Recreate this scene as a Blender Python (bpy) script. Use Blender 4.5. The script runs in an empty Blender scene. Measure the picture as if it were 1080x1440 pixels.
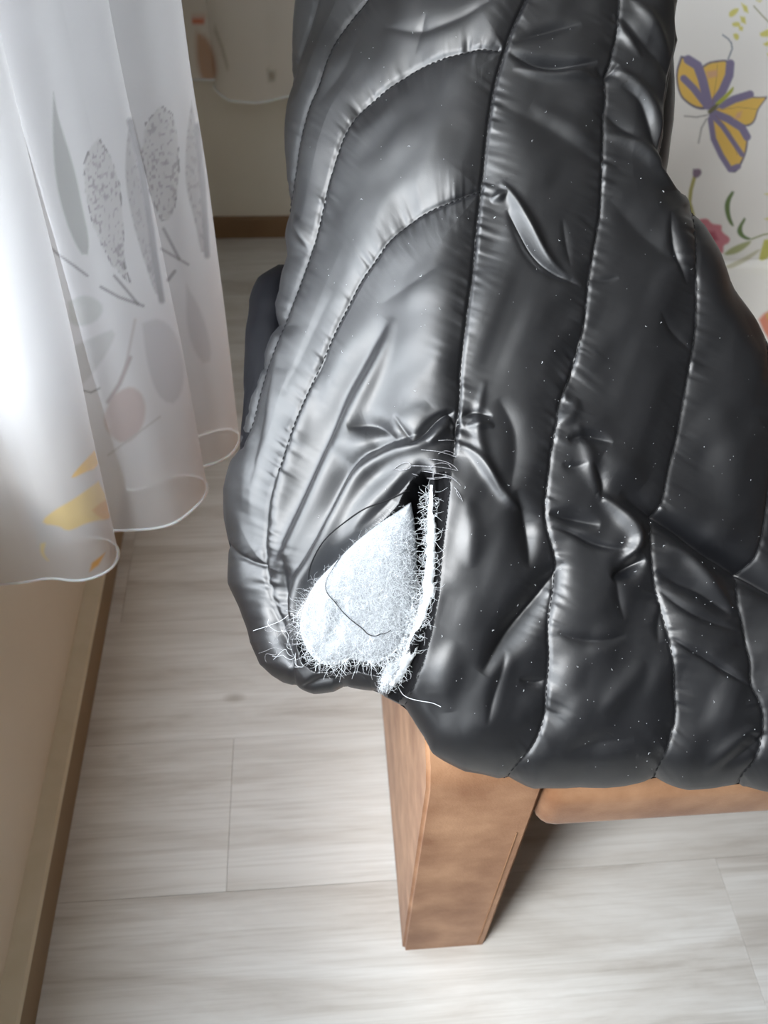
import bpy, bmesh, math, random
import numpy as np
from mathutils import Matrix, Vector

# ------------------------------------------------------------------ camera, light, exposure
random.seed(7)
rng = np.random.default_rng(7)
S = bpy.context.scene
COL = S.collection
F = 1180.0                                   # focal length for a 1080 x 1440 frame
PITCH, YAW, ROLL = np.radians([46.794, 6.176, -2.428])


def cam_axes(p, yaw, roll):
    cy, sy = np.cos(yaw), np.sin(yaw)
    fwd = np.array([sy*np.cos(p), cy*np.cos(p), -np.sin(p)])
    right = np.array([cy, -sy, 0.0])
    down = np.cross(fwd, right)
    c, s = np.cos(roll), np.sin(roll)
    return np.array([c*right+s*down, -s*right+c*down, fwd])


AX = cam_axes(PITCH, YAW, ROLL)
CAM = np.array([0.0, 0.0, 1.3])
cd = bpy.data.cameras.new('camera')
cam = bpy.data.objects.new('camera', cd)
COL.objects.link(cam)
S.camera = cam
m = Matrix.Identity(4)
for i in range(3):
    m[i][0], m[i][1], m[i][2], m[i][3] = AX[0][i], -AX[1][i], -AX[2][i], CAM[i]
cam.matrix_world = m
cd.sensor_fit = 'VERTICAL'
cd.sensor_height = 36.0
cd.lens = 36.0*F/1440.0
cd.clip_start = 0.02
cd.dof.use_dof = True
cd.dof.focus_distance = 0.76
cd.dof.aperture_fstop = 6.3

S.view_settings.view_transform = 'Standard'
S.view_settings.look = 'None'
S.view_settings.gamma = 1
S.view_settings.use_curve_mapping = False
S.view_settings.exposure = 0.0

world = bpy.data.worlds.new('overcast_sky')
S.world = world
world.use_nodes = True
wn = world.node_tree
wn.nodes.clear()
_o = wn.nodes.new('ShaderNodeOutputWorld')
_b = wn.nodes.new('ShaderNodeBackground')
_t = wn.nodes.new('ShaderNodeTexCoord')
_s = wn.nodes.new('ShaderNodeSeparateXYZ')
_r = wn.nodes.new('ShaderNodeValToRGB')
_m = wn.nodes.new('ShaderNodeMapRange')
_m.inputs['From Min'].default_value = -1
_m.inputs['From Max'].default_value = 1
_r.color_ramp.elements[0].position = 0.46
_r.color_ramp.elements[0].color = (0.24, 0.24, 0.22, 1)
_r.color_ramp.elements[1].position = 0.52
_r.color_ramp.elements[1].color = (0.87, 0.935, 1.0, 1)
wn.links.new(_t.outputs['Generated'], _s.inputs[0])
wn.links.new(_s.outputs['Z'], _m.inputs['Value'])
wn.links.new(_m.outputs[0], _r.inputs[0])
wn.links.new(_r.outputs[0], _b.inputs['Color'])
_b.inputs['Strength'].default_value = 10.5
wn.links.new(_b.outputs[0], _o.inputs[0])

sun = bpy.data.lights.new('hazy_sun', 'SUN')
sun.energy = 2.5
sun.angle = math.radians(16)
sun.color = (1.0, 0.985, 0.96)
suno = bpy.data.objects.new('hazy_sun', sun)
COL.objects.link(suno)
suno.rotation_euler = Vector((0.78, 0.62, -1.08)).to_track_quat('-Z', 'Y').to_euler()


def portal(name, loc, sx, sy, yaw):
    ld = bpy.data.lights.new(name, 'AREA')
    ld.shape = 'RECTANGLE'
    ld.size, ld.size_y = sx, sy
    ld.cycles.is_portal = True
    lo = bpy.data.objects.new(name, ld)
    COL.objects.link(lo)
    lo.location = loc
    lo.rotation_euler = (math.radians(90), 0, yaw)
    return lo


WIN_Y0, WIN_Y1, WIN_Z0, WIN_Z1 = -0.60, 1.15, 0.70, 2.47
WALL_X, BACK_Y, RIGHT_X, REAR_Y, CEIL = -0.44, 2.385, 3.2, -2.4, 2.55
portal('window_portal', (WALL_X-0.17, (WIN_Y0+WIN_Y1)/2, (WIN_Z0+WIN_Z1)/2),
       WIN_Y1-WIN_Y0, WIN_Z1-WIN_Z0, math.radians(-90))


# ------------------------------------------------------------------ helpers
def ray(x, y):
    x = np.asarray(x, float)
    y = np.asarray(y, float)
    c = np.stack([(x-540)/F, (y-720)/F, np.ones_like(x)], -1)
    return c @ AX


def at(x, y, d):
    return CAM + ray(x, y)*np.asarray(d, float)[..., None]


def on_plane(x, y, ax, v):
    r = ray(x, y)
    return CAM + r*((v-CAM[ax])/r[..., ax])[..., None]


def to_px(P):
    c = (P-CAM) @ AX.T
    return 540+F*c[..., 0]/c[..., 2], 720+F*c[..., 1]/c[..., 2]


def empty(name, loc, label=None, cat=None, group=None):
    o = bpy.data.objects.new(name, None)
    o.empty_display_size = 0.05
    o.location = loc
    COL.objects.link(o)
    return tag(o, label, cat, group)


def tag(o, label=None, cat=None, group=None, kind=None):
    for k, v in (('label', label), ('category', cat), ('group', group), ('kind', kind)):
        if v:
            o[k] = v
    return o


def link(name, me, mat, parent=None):
    o = bpy.data.objects.new(name, me)
    COL.objects.link(o)
    if mat:
        me.materials.append(mat)
    if parent:
        o.parent = parent
        if not parent.parent:
            o.matrix_parent_inverse = Matrix.Translation(-parent.location)
    return o


def np_mesh(name, V, faces, smooth=True, normals=None):
    """faces: (n,4) or (n,3) int array, or list of such arrays"""
    me = bpy.data.meshes.new(name)
    if not isinstance(faces, list):
        faces = [faces]
    faces = [np.asarray(f, np.int32) for f in faces if len(f)]
    V = np.asarray(V, np.float32)
    me.vertices.add(len(V))
    me.vertices.foreach_set('co', V.ravel())
    li = np.concatenate([f.ravel() for f in faces])
    cnt = np.concatenate([np.full(len(f), f.shape[1], np.int32) for f in faces])
    st = np.concatenate([[0], np.cumsum(cnt)[:-1]]).astype(np.int32)
    me.loops.add(len(li))
    me.loops.foreach_set('vertex_index', li)
    me.polygons.add(len(cnt))
    me.polygons.foreach_set('loop_start', st)
    me.polygons.foreach_set('loop_total', cnt)
    me.update(calc_edges=True)
    me.polygons.foreach_set('use_smooth', np.full(len(cnt), smooth))
    me.validate()
    if normals is not None:
        me.normals_split_custom_set_from_vertices(normals.tolist())
    return me


def grid_faces(nr, nc, wrap=False):
    i = np.arange(nr-1)[:, None]
    j = np.arange(nc if wrap else nc-1)[None, :]
    k = (j+1) % nc
    return np.stack([i*nc+j, i*nc+k, (i+1)*nc+k, (i+1)*nc+j], -1).reshape(-1, 4)


def bm_obj(name, bm, mat, parent=None, smooth=False):
    me = bpy.data.meshes.new(name)
    bmesh.ops.recalc_face_normals(bm, faces=bm.faces)
    bm.to_mesh(me)
    bm.free()
    if smooth:
        me.polygons.foreach_set('use_smooth', np.full(len(me.polygons), True))
    return link(name, me, mat, parent)


def box(bm, a, b, bevel=0.0, seg=2):
    r = bmesh.ops.create_cube(bm, size=1.0)
    vs = r['verts']
    for v in vs:
        v.co = Vector([a[i]+(b[i]-a[i])*(v.co[i]+0.5) for i in range(3)])
    if bevel:
        es = list({e for v in vs for e in v.link_edges})
        bmesh.ops.bevel(bm, geom=es, offset=bevel, segments=seg, affect='EDGES', profile=0.5)


def box_obj(name, a, b, mat, parent=None, bevel=0.0, seg=2, smooth=False):
    bm = bmesh.new()
    box(bm, a, b, bevel, seg)
    return bm_obj(name, bm, mat, parent, smooth)


def tube(P, r, n=5):
    """V, F of a tube round the polyline P (k,3); r scalar or (k,)"""
    P = np.asarray(P, float)
    k = len(P)
    r = np.broadcast_to(np.asarray(r, float), (k,))
    T = np.gradient(P, axis=0)
    T /= np.linalg.norm(T, axis=1, keepdims=True)+1e-12
    up = np.array([0.31, -0.83, 0.46])
    A = np.cross(T, up)
    A /= np.linalg.norm(A, axis=1, keepdims=True)+1e-12
    B = np.cross(T, A)
    an = np.arange(n)*2*np.pi/n
    V = P[:, None]+r[:, None, None]*(np.cos(an)[None, :, None]*A[:, None]+np.sin(an)[None, :, None]*B[:, None])
    return V.reshape(-1, 3), grid_faces(k, n, True)


def join(parts):
    Vs, Fs, o = [], [], 0
    for V, Fa in parts:
        Vs.append(V)
        Fs.append(Fa+o)
        o += len(V)
    return np.concatenate(Vs), np.concatenate(Fs)


def resample(P, n):
    P = np.asarray(P, float)
    s = np.concatenate([[0], np.cumsum(np.linalg.norm(np.diff(P, axis=0), axis=1))])
    t = np.linspace(0, s[-1], n)
    return np.stack([np.interp(t, s, P[:, i]) for i in range(P.shape[1])], -1)


def smooth_line(P, n=60, it=2):
    """Chaikin corner cutting, then even resampling"""
    P = np.asarray(P, float)
    for _ in range(it):
        Q = np.empty((2*len(P)-2, P.shape[1]))
        Q[0::2] = 0.75*P[:-1]+0.25*P[1:]
        Q[1::2] = 0.25*P[:-1]+0.75*P[1:]
        P = np.concatenate([P[:1], Q, P[-1:]])
    return resample(P, n)


def poly_dist(x, y, P):
    """distance, arc position, side (+1 right of travel) and length for polyline P"""
    P = np.asarray(P, float)
    best = np.full(x.shape, 1e9)
    arc = np.zeros(x.shape)
    side = np.ones(x.shape)
    s0 = 0.0
    for a, b in zip(P[:-1], P[1:]):
        d = b-a
        L = math.hypot(*d)
        if L < 1e-9:
            continue
        t = np.clip(((x-a[0])*d[0]+(y-a[1])*d[1])/L**2, 0, 1)
        dx, dy = x-a[0]-t*d[0], y-a[1]-t*d[1]
        q = np.hypot(dx, dy)
        k = q < best
        best = np.where(k, q, best)
        arc = np.where(k, s0+t*L, arc)
        side = np.where(k, np.sign(d[0]*dy-d[1]*dx), side)
        s0 += L
    return best, arc, side, s0


def in_poly(x, y, P):
    P = np.asarray(P, float)
    r = np.zeros(x.shape, bool)
    for (x0, y0), (x1, y1) in zip(P, np.roll(P, -1, axis=0)):
        if y0 == y1:
            continue
        c = (y0 > y) != (y1 > y)
        r ^= c & (x < (x1-x0)*(y-y0)/(y1-y0)+x0)
    return r


def soft_poly(x, y, P, w=1.0):
    P = np.asarray(P, float)
    if len(P) > 4:
        P = smooth_line(np.vstack([P, P[:1]]), 4*len(P), 2)[:-1]
    lo, hi = P.min(0)-4*w, P.max(0)+4*w
    out = np.zeros(x.shape)
    k = (x > lo[0]) & (x < hi[0]) & (y > lo[1]) & (y < hi[1])
    if k.any():
        d, *_ = poly_dist(x[k], y[k], np.vstack([P, P[:1]]))
        sd = np.where(in_poly(x[k], y[k], P), d, -d)
        out[k] = np.clip(0.5+sd/(2*w), 0, 1)
    return out


def soft_line(x, y, P, w, soft=0.8):
    P = np.asarray(P, float)
    lo, hi = P.min(0)-w-4, P.max(0)+w+4
    out = np.zeros(x.shape)
    k = (x > lo[0]) & (x < hi[0]) & (y > lo[1]) & (y < hi[1])
    if k.any():
        d, *_ = poly_dist(x[k], y[k], P)
        out[k] = np.clip(0.5+(w-d)/(2*soft), 0, 1)
    return out


def vnoise(x, y, seed):
    """value noise in [-1,1]"""
    g = np.random.default_rng(seed).uniform(-1, 1, (64, 64))
    xi, yi = np.floor(x).astype(int), np.floor(y).astype(int)
    fx, fy = x-xi, y-yi
    fx, fy = fx*fx*fx*(fx*(6*fx-15)+10), fy*fy*fy*(fy*(6*fy-15)+10)
    a, b = g[yi % 64, xi % 64], g[yi % 64, (xi+1) % 64]
    c, d = g[(yi+1) % 64, xi % 64], g[(yi+1) % 64, (xi+1) % 64]
    return (a*(1-fx)+b*fx)*(1-fy)+(c*(1-fx)+d*fx)*fy


def color_attr(me, col):
    a = me.color_attributes.new('print', 'FLOAT_COLOR', 'POINT')
    c = np.ones((len(me.vertices), 4), np.float32)
    c[:, :3] = col
    a.data.foreach_set('color', c.ravel())


def srgb(*c):
    c = np.array(c, float)/255
    return np.where(c <= 0.04045, c/12.92, ((c+0.055)/1.055)**2.4)


# ------------------------------------------------------------------ materials
def mat(name):
    mt = bpy.data.materials.new(name)
    mt.use_nodes = True
    return mt, mt.node_tree.nodes, mt.node_tree.links, mt.node_tree.nodes['Principled BSDF']


def noise_mat(name, c1, c2, scale=8, rough=0.8, bump=0.0, bscale=200, stretch=(1, 1, 1), spec=0.3, sheen=0, detail=4):
    mt, N, L, B = mat(name)
    tc = N.new('ShaderNodeTexCoord')
    mp = N.new('ShaderNodeMapping')
    mp.inputs['Scale'].default_value = stretch
    n = N.new('ShaderNodeTexNoise')
    n.inputs['Scale'].default_value = scale
    n.inputs['Detail'].default_value = detail
    r = N.new('ShaderNodeValToRGB')
    r.color_ramp.elements[0].position = 0.32
    r.color_ramp.elements[1].position = 0.68
    r.color_ramp.elements[0].color = (*c1, 1)
    r.color_ramp.elements[1].color = (*c2, 1)
    L.new(tc.outputs['Object'], mp.inputs[0])
    L.new(mp.outputs[0], n.inputs[0])
    L.new(n.outputs[0], r.inputs[0])
    L.new(r.outputs[0], B.inputs['Base Color'])
    B.inputs['Roughness'].default_value = rough
    B.inputs['Specular IOR Level'].default_value = spec
    if sheen:
        B.inputs['Sheen Weight'].default_value = sheen
    if bump:
        n2 = N.new('ShaderNodeTexNoise')
        n2.inputs['Scale'].default_value = bscale
        n2.inputs['Detail'].default_value = 3
        bp = N.new('ShaderNodeBump')
        bp.inputs['Strength'].default_value = bump
        bp.inputs['Distance'].default_value = 0.002
        L.new(tc.outputs['Object'], n2.inputs[0])
        L.new(n2.outputs[0], bp.inputs['Height'])
        L.new(bp.outputs[0], B.inputs['Normal'])
    return mt


M_WALL = noise_mat('cream_wall_paint', srgb(222, 216, 200), srgb(227, 221, 206), 5, 0.85, 0.15, 60)
M_WALL2 = noise_mat('taupe_wall_paint', srgb(120, 116, 113), srgb(126, 122, 119), 5, 0.85, 0.15, 60)
M_CEIL = noise_mat('ceiling_paint', srgb(216, 216, 216), srgb(222, 222, 222), 5, 0.85)
M_WHITE = noise_mat('white_paint', srgb(225, 225, 222), srgb(230, 230, 228), 5, 0.6)
M_BASE = noise_mat('beige_baseboard', srgb(146, 130, 106), srgb(154, 138, 114), 5, 0.55)
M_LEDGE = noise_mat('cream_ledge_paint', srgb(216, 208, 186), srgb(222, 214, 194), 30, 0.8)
M_BASE2 = noise_mat('brown_baseboard', srgb(128, 100, 72), srgb(138, 110, 80), 5, 0.55)
M_SUEDE = noise_mat('tan_suede', srgb(138, 98, 70), srgb(178, 138, 106), 16, 0.95, 0.25, 450, spec=0.12, sheen=0.15, detail=7)
M_SEAM = noise_mat('tan_thread', srgb(160, 122, 90), srgb(168, 130, 98), 30, 0.9)
M_CUSH = noise_mat('tan_cushion_cloth', srgb(160, 112, 78), srgb(184, 140, 104), 14, 0.95)


def floor_mat():
    mt, N, L, B = mat('whitewashed_wood')
    tc = N.new('ShaderNodeTexCoord')
    oi = N.new('ShaderNodeObjectInfo')
    cm = N.new('ShaderNodeCombineXYZ')
    mu = N.new('ShaderNodeMath')
    mu.operation = 'MULTIPLY'
    mu.inputs[1].default_value = 37.0
    L.new(oi.outputs['Random'], mu.inputs[0])
    L.new(mu.outputs[0], cm.inputs[0])
    L.new(mu.outputs[0], cm.inputs[2])
    ad = N.new('ShaderNodeVectorMath')
    L.new(tc.outputs['Object'], ad.inputs[0])
    L.new(cm.outputs[0], ad.inputs[1])
    mp = N.new('ShaderNodeMapping')
    mp.inputs['Scale'].default_value = (0.9, 6.5, 1)
    L.new(ad.outputs[0], mp.inputs[0])
    n = N.new('ShaderNodeTexNoise')
    n.inputs['Scale'].default_value = 2.2
    n.inputs['Detail'].default_value = 8
    n.inputs['Roughness'].default_value = 0.62
    n.inputs['Distortion'].default_value = 0.7
    L.new(mp.outputs[0], n.inputs[0])
    r = N.new('ShaderNodeValToRGB')
    e = r.color_ramp.elements
    e[0].position = 0.27
    e[0].color = (*srgb(184, 178, 171), 1)
    e[1].position = 0.62
    e[1].color = (*srgb(228, 227, 224), 1)
    k = e.new(0.45)
    k.color = (*srgb(212, 209, 204), 1)
    L.new(n.outputs[0], r.inputs[0])
    # fine fibre lines
    mp2 = N.new('ShaderNodeMapping')
    mp2.inputs['Scale'].default_value = (3, 120, 1)
    L.new(ad.outputs[0], mp2.inputs[0])
    n2 = N.new('ShaderNodeTexNoise')
    n2.inputs['Scale'].default_value = 2.0
    n2.inputs['Detail'].default_value = 4
    L.new(mp2.outputs[0], n2.inputs[0])
    r2 = N.new('ShaderNodeValToRGB')
    r2.color_ramp.elements[0].position = 0.3
    r2.color_ramp.elements[0].color = (0.85, 0.84, 0.825, 1)
    r2.color_ramp.elements[1].position = 0.55
    r2.color_ramp.elements[1].color = (1, 1, 1, 1)
    L.new(n2.outputs[0], r2.inputs[0])
    mx = N.new('ShaderNodeMix')
    mx.data_type = 'RGBA'
    mx.blend_type = 'MULTIPLY'
    mx.inputs[0].default_value = 0.8
    L.new(r.outputs[0], mx.inputs[6])
    L.new(r2.outputs[0], mx.inputs[7])
    # knots
    vo = N.new('ShaderNodeTexVoronoi')
    vo.inputs['Scale'].default_value = 4.5
    mp3 = N.new('ShaderNodeMapping')
    mp3.inputs['Scale'].default_value = (0.8, 1.6, 0.01)
    L.new(ad.outputs[0], mp3.inputs[0])
    L.new(mp3.outputs[0], vo.inputs[0])
    r3 = N.new('ShaderNodeValToRGB')
    r3.color_ramp.elements[0].position = 0.03
    r3.color_ramp.elements[0].color = (0.6, 0.57, 0.53, 1)
    r3.color_ramp.elements[1].position = 0.09
    r3.color_ramp.elements[1].color = (1, 1, 1, 1)
    L.new(vo.outputs['Distance'], r3.inputs[0])
    mx2 = N.new('ShaderNodeMix')
    mx2.data_type = 'RGBA'
    mx2.blend_type = 'MULTIPLY'
    mx2.inputs[0].default_value = 0.8
    L.new(mx.outputs[2], mx2.inputs[6])
    L.new(r3.outputs[0], mx2.inputs[7])
    L.new(mx2.outputs[2], B.inputs['Base Color'])
    B.inputs['Roughness'].default_value = 0.5
    B.inputs['Specular IOR Level'].default_value = 0.3
    bp = N.new('ShaderNodeBump')
    bp.inputs['Strength'].default_value = 0.08
    bp.inputs['Distance'].default_value = 0.002
    L.new(n2.outputs[0], bp.inputs['Height'])
    L.new(bp.outputs[0], B.inputs['Normal'])
    return mt


M_FLOOR = floor_mat()
M_SUB = noise_mat('floor_underlay', srgb(120, 114, 106), srgb(126, 120, 112), 5, 0.9)


def nylon(name, base, rough, spec, sheen, weave=0.12):
    mt, N, L, B = mat(name)
    tc = N.new('ShaderNodeTexCoord')
    n = N.new('ShaderNodeTexNoise')
    n.inputs['Scale'].default_value = 60
    n.inputs['Detail'].default_value = 3
    r = N.new('ShaderNodeMapRange')
    r.inputs['To Min'].default_value = rough-0.04
    r.inputs['To Max'].default_value = rough+0.04
    L.new(tc.outputs['Object'], n.inputs[0])
    L.new(n.outputs[0], r.inputs['Value'])
    L.new(r.outputs[0], B.inputs['Roughness'])
    B.inputs['Base Color'].default_value = (*base, 1)
    B.inputs['Specular IOR Level'].default_value = spec
    B.inputs['IOR'].default_value = 1.54
    B.inputs['Sheen Weight'].default_value = sheen
    B.inputs['Sheen Roughness'].default_value = 0.4
    w1 = N.new('ShaderNodeTexNoise')
    w1.inputs['Scale'].default_value = 900
    w1.inputs['Detail'].default_value = 2
    L.new(tc.outputs['Object'], w1.inputs[0])
    bp = N.new('ShaderNodeBump')
    bp.inputs['Strength'].default_value = weave
    bp.inputs['Distance'].default_value = 0.0004
    L.new(w1.outputs[0], bp.inputs['Height'])
    L.new(bp.outputs[0], B.inputs['Normal'])
    return mt


M_NYLON = nylon('black_quilted_nylon', (0.004, 0.0045, 0.0066), 0.44, 1.0, 0.0)
M_DARK = nylon('black_matte_lining', (0.006, 0.006, 0.007), 0.8, 0.15, 0.0)
M_SLEEVE = nylon('black_sleeve_nylon', (0.004, 0.0042, 0.006), 0.6, 0.12, 0.0)
M_THREAD = noise_mat('black_thread', (0.008, 0.008, 0.009), (0.014, 0.014, 0.016), 300, 0.6)
M_FRAY = noise_mat('grey_frayed_thread', (0.12, 0.12, 0.125), (0.42, 0.42, 0.44), 900, 0.6)
M_FUZZ = noise_mat('white_polyester_fibre', srgb(206, 210, 214), srgb(236, 240, 243), 300, 0.8)
M_PAD = noise_mat('white_padding', srgb(146, 151, 156), srgb(174, 178, 183), 160, 0.95, 0.5, 700)


def printed(name, translucent, rough=0.85, see=0.0, base_mul=1.0):
    """cloth whose colour is a printed pattern stored on the mesh"""
    mt = bpy.data.materials.new(name)
    mt.use_nodes = True
    N, L = mt.node_tree.nodes, mt.node_tree.links
    N.clear()
    out = N.new('ShaderNodeOutputMaterial')
    at_ = N.new('ShaderNodeVertexColor')
    at_.layer_name = 'print'
    tc = N.new('ShaderNodeTexCoord')
    n = N.new('ShaderNodeTexNoise')
    n.inputs['Scale'].default_value = 1200
    L.new(tc.outputs['Object'], n.inputs[0])
    bp = N.new('ShaderNodeBump')
    bp.inputs['Strength'].default_value = 0.1
    bp.inputs['Distance'].default_value = 0.0005
    L.new(n.outputs[0], bp.inputs['Height'])
    d = N.new('ShaderNodeBsdfDiffuse')
    L.new(at_.outputs['Color'], d.inputs['Color'])
    L.new(bp.outputs[0], d.inputs['Normal'])
    sh = d
    if translucent:
        t = N.new('ShaderNodeBsdfTranslucent')
        L.new(at_.outputs['Color'], t.inputs['Color'])
        mx = N.new('ShaderNodeMixShader')
        mx.inputs[0].default_value = translucent
        L.new(d.outputs[0], mx.inputs[1])
        L.new(t.outputs[0], mx.inputs[2])
        sh = mx
    if see:
        tr = N.new('ShaderNodeBsdfTransparent')
        mx = N.new('ShaderNodeMixShader')
        mx.inputs[0].default_value = see
        L.new(sh.outputs[0], mx.inputs[1])
        L.new(tr.outputs[0], mx.inputs[2])
        sh = mx
    L.new(sh.outputs[0], out.inputs[0])
    return mt


M_VOILE = printed('printed_sheer_voile', 0.12, see=0.32)
M_THROW = printed('printed_cotton', 0.0)


def hem_mat():
    mt, N, L, B = mat('white_rolled_hem')
    B.inputs['Base Color'].default_value = (0.82, 0.82, 0.82, 1)
    B.inputs['Roughness'].default_value = 0.8
    B.inputs['Subsurface Weight'].default_value = 0.2
    return mt


M_HEM = hem_mat()


def glass_mat():
    mt = bpy.data.materials.new('window_glass')
    mt.use_nodes = True
    N, L = mt.node_tree.nodes, mt.node_tree.links
    N.clear()
    out = N.new('ShaderNodeOutputMaterial')
    tr = N.new('ShaderNodeBsdfTransparent')
    gl = N.new('ShaderNodeBsdfGlossy')
    gl.inputs['Roughness'].default_value = 0.0
    mx = N.new('ShaderNodeMixShader')
    mx.inputs[0].default_value = 0.05
    L.new(tr.outputs[0], mx.inputs[1])
    L.new(gl.outputs[0], mx.inputs[2])
    L.new(mx.outputs[0], out.inputs[0])
    return mt


M_GLASS = glass_mat()

# ------------------------------------------------------------------ room shell
floor = tag(box_obj('floor', (WALL_X-0.15, REAR_Y-0.15, -0.06), (RIGHT_X+0.15, BACK_Y+0.15, -0.011), M_SUB), kind='structure')
PW, PL, GAP = 0.25, 1.28, 0.0002
row = 0
y = 0.455-0.25*12
offs = {}
while y < BACK_Y:
    k = round((y-0.455)/0.25)
    off = -0.162 if k == 0 else -0.162+((k*0.4137) % 1.0)*PL
    x = off-PL*math.ceil((off-WALL_X)/PL)
    while x < RIGHT_X:
        a = (max(x+GAP, WALL_X), max(y+GAP, REAR_Y), -0.011)
        b = (min(x+PL-GAP, RIGHT_X), min(y+PW-GAP, BACK_Y), 0.0)
        if b[0]-a[0] > 0.01 and b[1]-a[1] > 0.01:
            bm = bmesh.new()
            box(bm, a, b)
            top = [e for e in bm.edges if all(v.co.z > -0.001 for v in e.verts)]
            bmesh.ops.bevel(bm, geom=top, offset=0.0005, segments=1, affect='EDGES')
            bm_obj('floor_plank', bm, M_FLOOR, floor)
        x += PL
    y += PW

bm = bmesh.new()
X0, X1 = WALL_X-0.15, WALL_X
box(bm, (X0, REAR_Y-0.15, -0.05), (X1, BACK_Y+0.15, WIN_Z0))
box(bm, (X0, REAR_Y-0.15, WIN_Z1), (X1, BACK_Y+0.15, CEIL))
box(bm, (X0, REAR_Y-0.15, WIN_Z0), (X1, WIN_Y0, WIN_Z1))
box(bm, (X0, WIN_Y1, WIN_Z0), (X1, BACK_Y+0.15, WIN_Z1))
tag(bm_obj('wall_left', bm, M_WALL), kind='structure')
tag(box_obj('wall_back', (WALL_X, BACK_Y, -0.05), (RIGHT_X+0.15, BACK_Y+0.15, CEIL), M_WALL), kind='structure')
tag(box_obj('wall_right', (RIGHT_X, REAR_Y, -0.05), (RIGHT_X+0.15, BACK_Y, CEIL), M_WALL2), kind='structure')
tag(box_obj('wall_front', (WALL_X, REAR_Y-0.15, -0.05), (RIGHT_X+0.15, REAR_Y, CEIL), M_WALL2), kind='structure')
tag(box_obj('ceiling', (WALL_X-0.15, REAR_Y-0.15, CEIL), (RIGHT_X+0.15, BACK_Y+0.15, CEIL+0.1), M_CEIL), kind='structure')
# baseboards: a board with a sloped top
for nm, pts, ax, a, b, mt in (
        ('baseboard_left', [(-0.44, 0), (-0.407, 0), (-0.409, 0.056), (-0.413, 0.060), (-0.44, 0.066)], 1, REAR_Y, BACK_Y, M_BASE),
        ('baseboard_back', [(BACK_Y, 0), (2.371, 0), (2.371, 0.058), (2.375, 0.063), (BACK_Y, 0.064)], 0, -0.407, RIGHT_X, M_BASE2)):
    bm = bmesh.new()
    rings = []
    for t in (a, b):
        rings.append([bm.verts.new((p, t, z) if ax == 1 else (t, p, z)) for p, z in pts])
    n = len(pts)
    for i in range(n):
        bm.faces.new([rings[0][i], rings[0][(i+1) % n], rings[1][(i+1) % n], rings[1][i]])
    bm.faces.new(rings[0])
    bm.faces.new(rings[1][::-1])
    o = tag(bm_obj(nm, bm, mt), kind='structure')
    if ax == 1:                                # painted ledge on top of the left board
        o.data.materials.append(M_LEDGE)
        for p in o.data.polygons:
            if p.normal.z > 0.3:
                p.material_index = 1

# window in the left wall
bm = bmesh.new()
fx0, fx1 = WALL_X-0.11, WALL_X-0.05
box(bm, (fx0, WIN_Y0, WIN_Z0), (fx1, WIN_Y1, WIN_Z0+0.06), 0.004)
box(bm, (fx0, WIN_Y0, WIN_Z1-0.06), (fx1, WIN_Y1, WIN_Z1), 0.004)
for yy in (WIN_Y0, (WIN_Y0+WIN_Y1)/2-0.03, WIN_Y1-0.06):
    box(bm, (fx0, yy, WIN_Z0+0.06), (fx1, yy+0.06, WIN_Z1-0.06), 0.004)
win = tag(bm_obj('window_1', bm, M_WHITE), kind='structure')
ym = (WIN_Y0+WIN_Y1)/2
for a, b in ((WIN_Y0+0.055, ym-0.025), (ym+0.025, WIN_Y1-0.055)):
    box_obj('pane', (WALL_X-0.083, a, WIN_Z0+0.055), (WALL_X-0.079, b, WIN_Z1-0.055), M_GLASS, win)

# ------------------------------------------------------------------ sofa
sofa = empty('sofa', (0.8, 0.85, 0), 'tan suede sofa with a slab arm standing on the pale plank floor', 'sofa')


def arm_panel(name, x0, x1):
    prof = [(0.357, 0.0), (0.357, 0.515), (0.37, 0.54), (0.43, 0.582), (0.60, 0.652), (0.80, 0.765), (0.95, 0.82), (1.15, 0.84), (1.38, 0.84), (1.40, 0.0)]
    bm = bmesh.new()
    A = [bm.verts.new((x0, p, z)) for p, z in prof]
    B = [bm.verts.new((x1, p, z)) for p, z in prof]
    n = len(prof)
    bm.faces.new(A)
    bm.faces.new(B[::-1])
    for i in range(n):
        bm.faces.new([A[i], B[i], B[(i+1) % n], A[(i+1) % n]])
    bmesh.ops.recalc_face_normals(bm, faces=bm.faces)
    es = [e for e in bm.edges if abs(e.verts[0].co.x-e.verts[1].co.x) < 1e-6 and min(v.co.y for v in e.verts) < 1.39]
    bmesh.ops.bevel(bm, geom=es, offset=0.004, segments=3, affect='EDGES')
    o = bm_obj(name, bm, M_SUEDE, sofa, True)
    o.data.set_sharp_from_angle(angle=math.radians(50))
    return o


ARM_X0, ARM_X1 = 0.092, 0.211
arm = arm_panel('arm', ARM_X0, ARM_X1)
arm_panel('arm', 1.78, 1.90)
V, Fa = tube([(ARM_X1-0.012, 0.3565, z) for z in np.linspace(0.004, 0.4, 30)], 0.0007, 6)
link('welt_seam', np_mesh('welt_seam', V, Fa), M_SEAM, arm)
bm = bmesh.new()
box(bm, (0.2125, 0.349, 0.416), (1.778, 1.30, 0.50), 0.022, 4)
o = bm_obj('seat_base', bm, M_SUEDE, sofa, True)
bm = bmesh.new()
box(bm, (0.23, 0.40, 0.498), (1.778, 1.235, 0.565), 0.025, 4)
bm_obj('seat_cushion', bm, M_CUSH, sofa, True)
bm = bmesh.new()
box(bm, (0.212, 1.235, 0.42), (1.778, 1.40, 1.0), 0.03, 4)
bm_obj('backrest', bm, M_SUEDE, sofa, True)
box_obj('rear_rail', (0.211, 1.30, 0.0), (1.78, 1.39, 0.42), M_SUEDE, sofa, 0.004)


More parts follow.
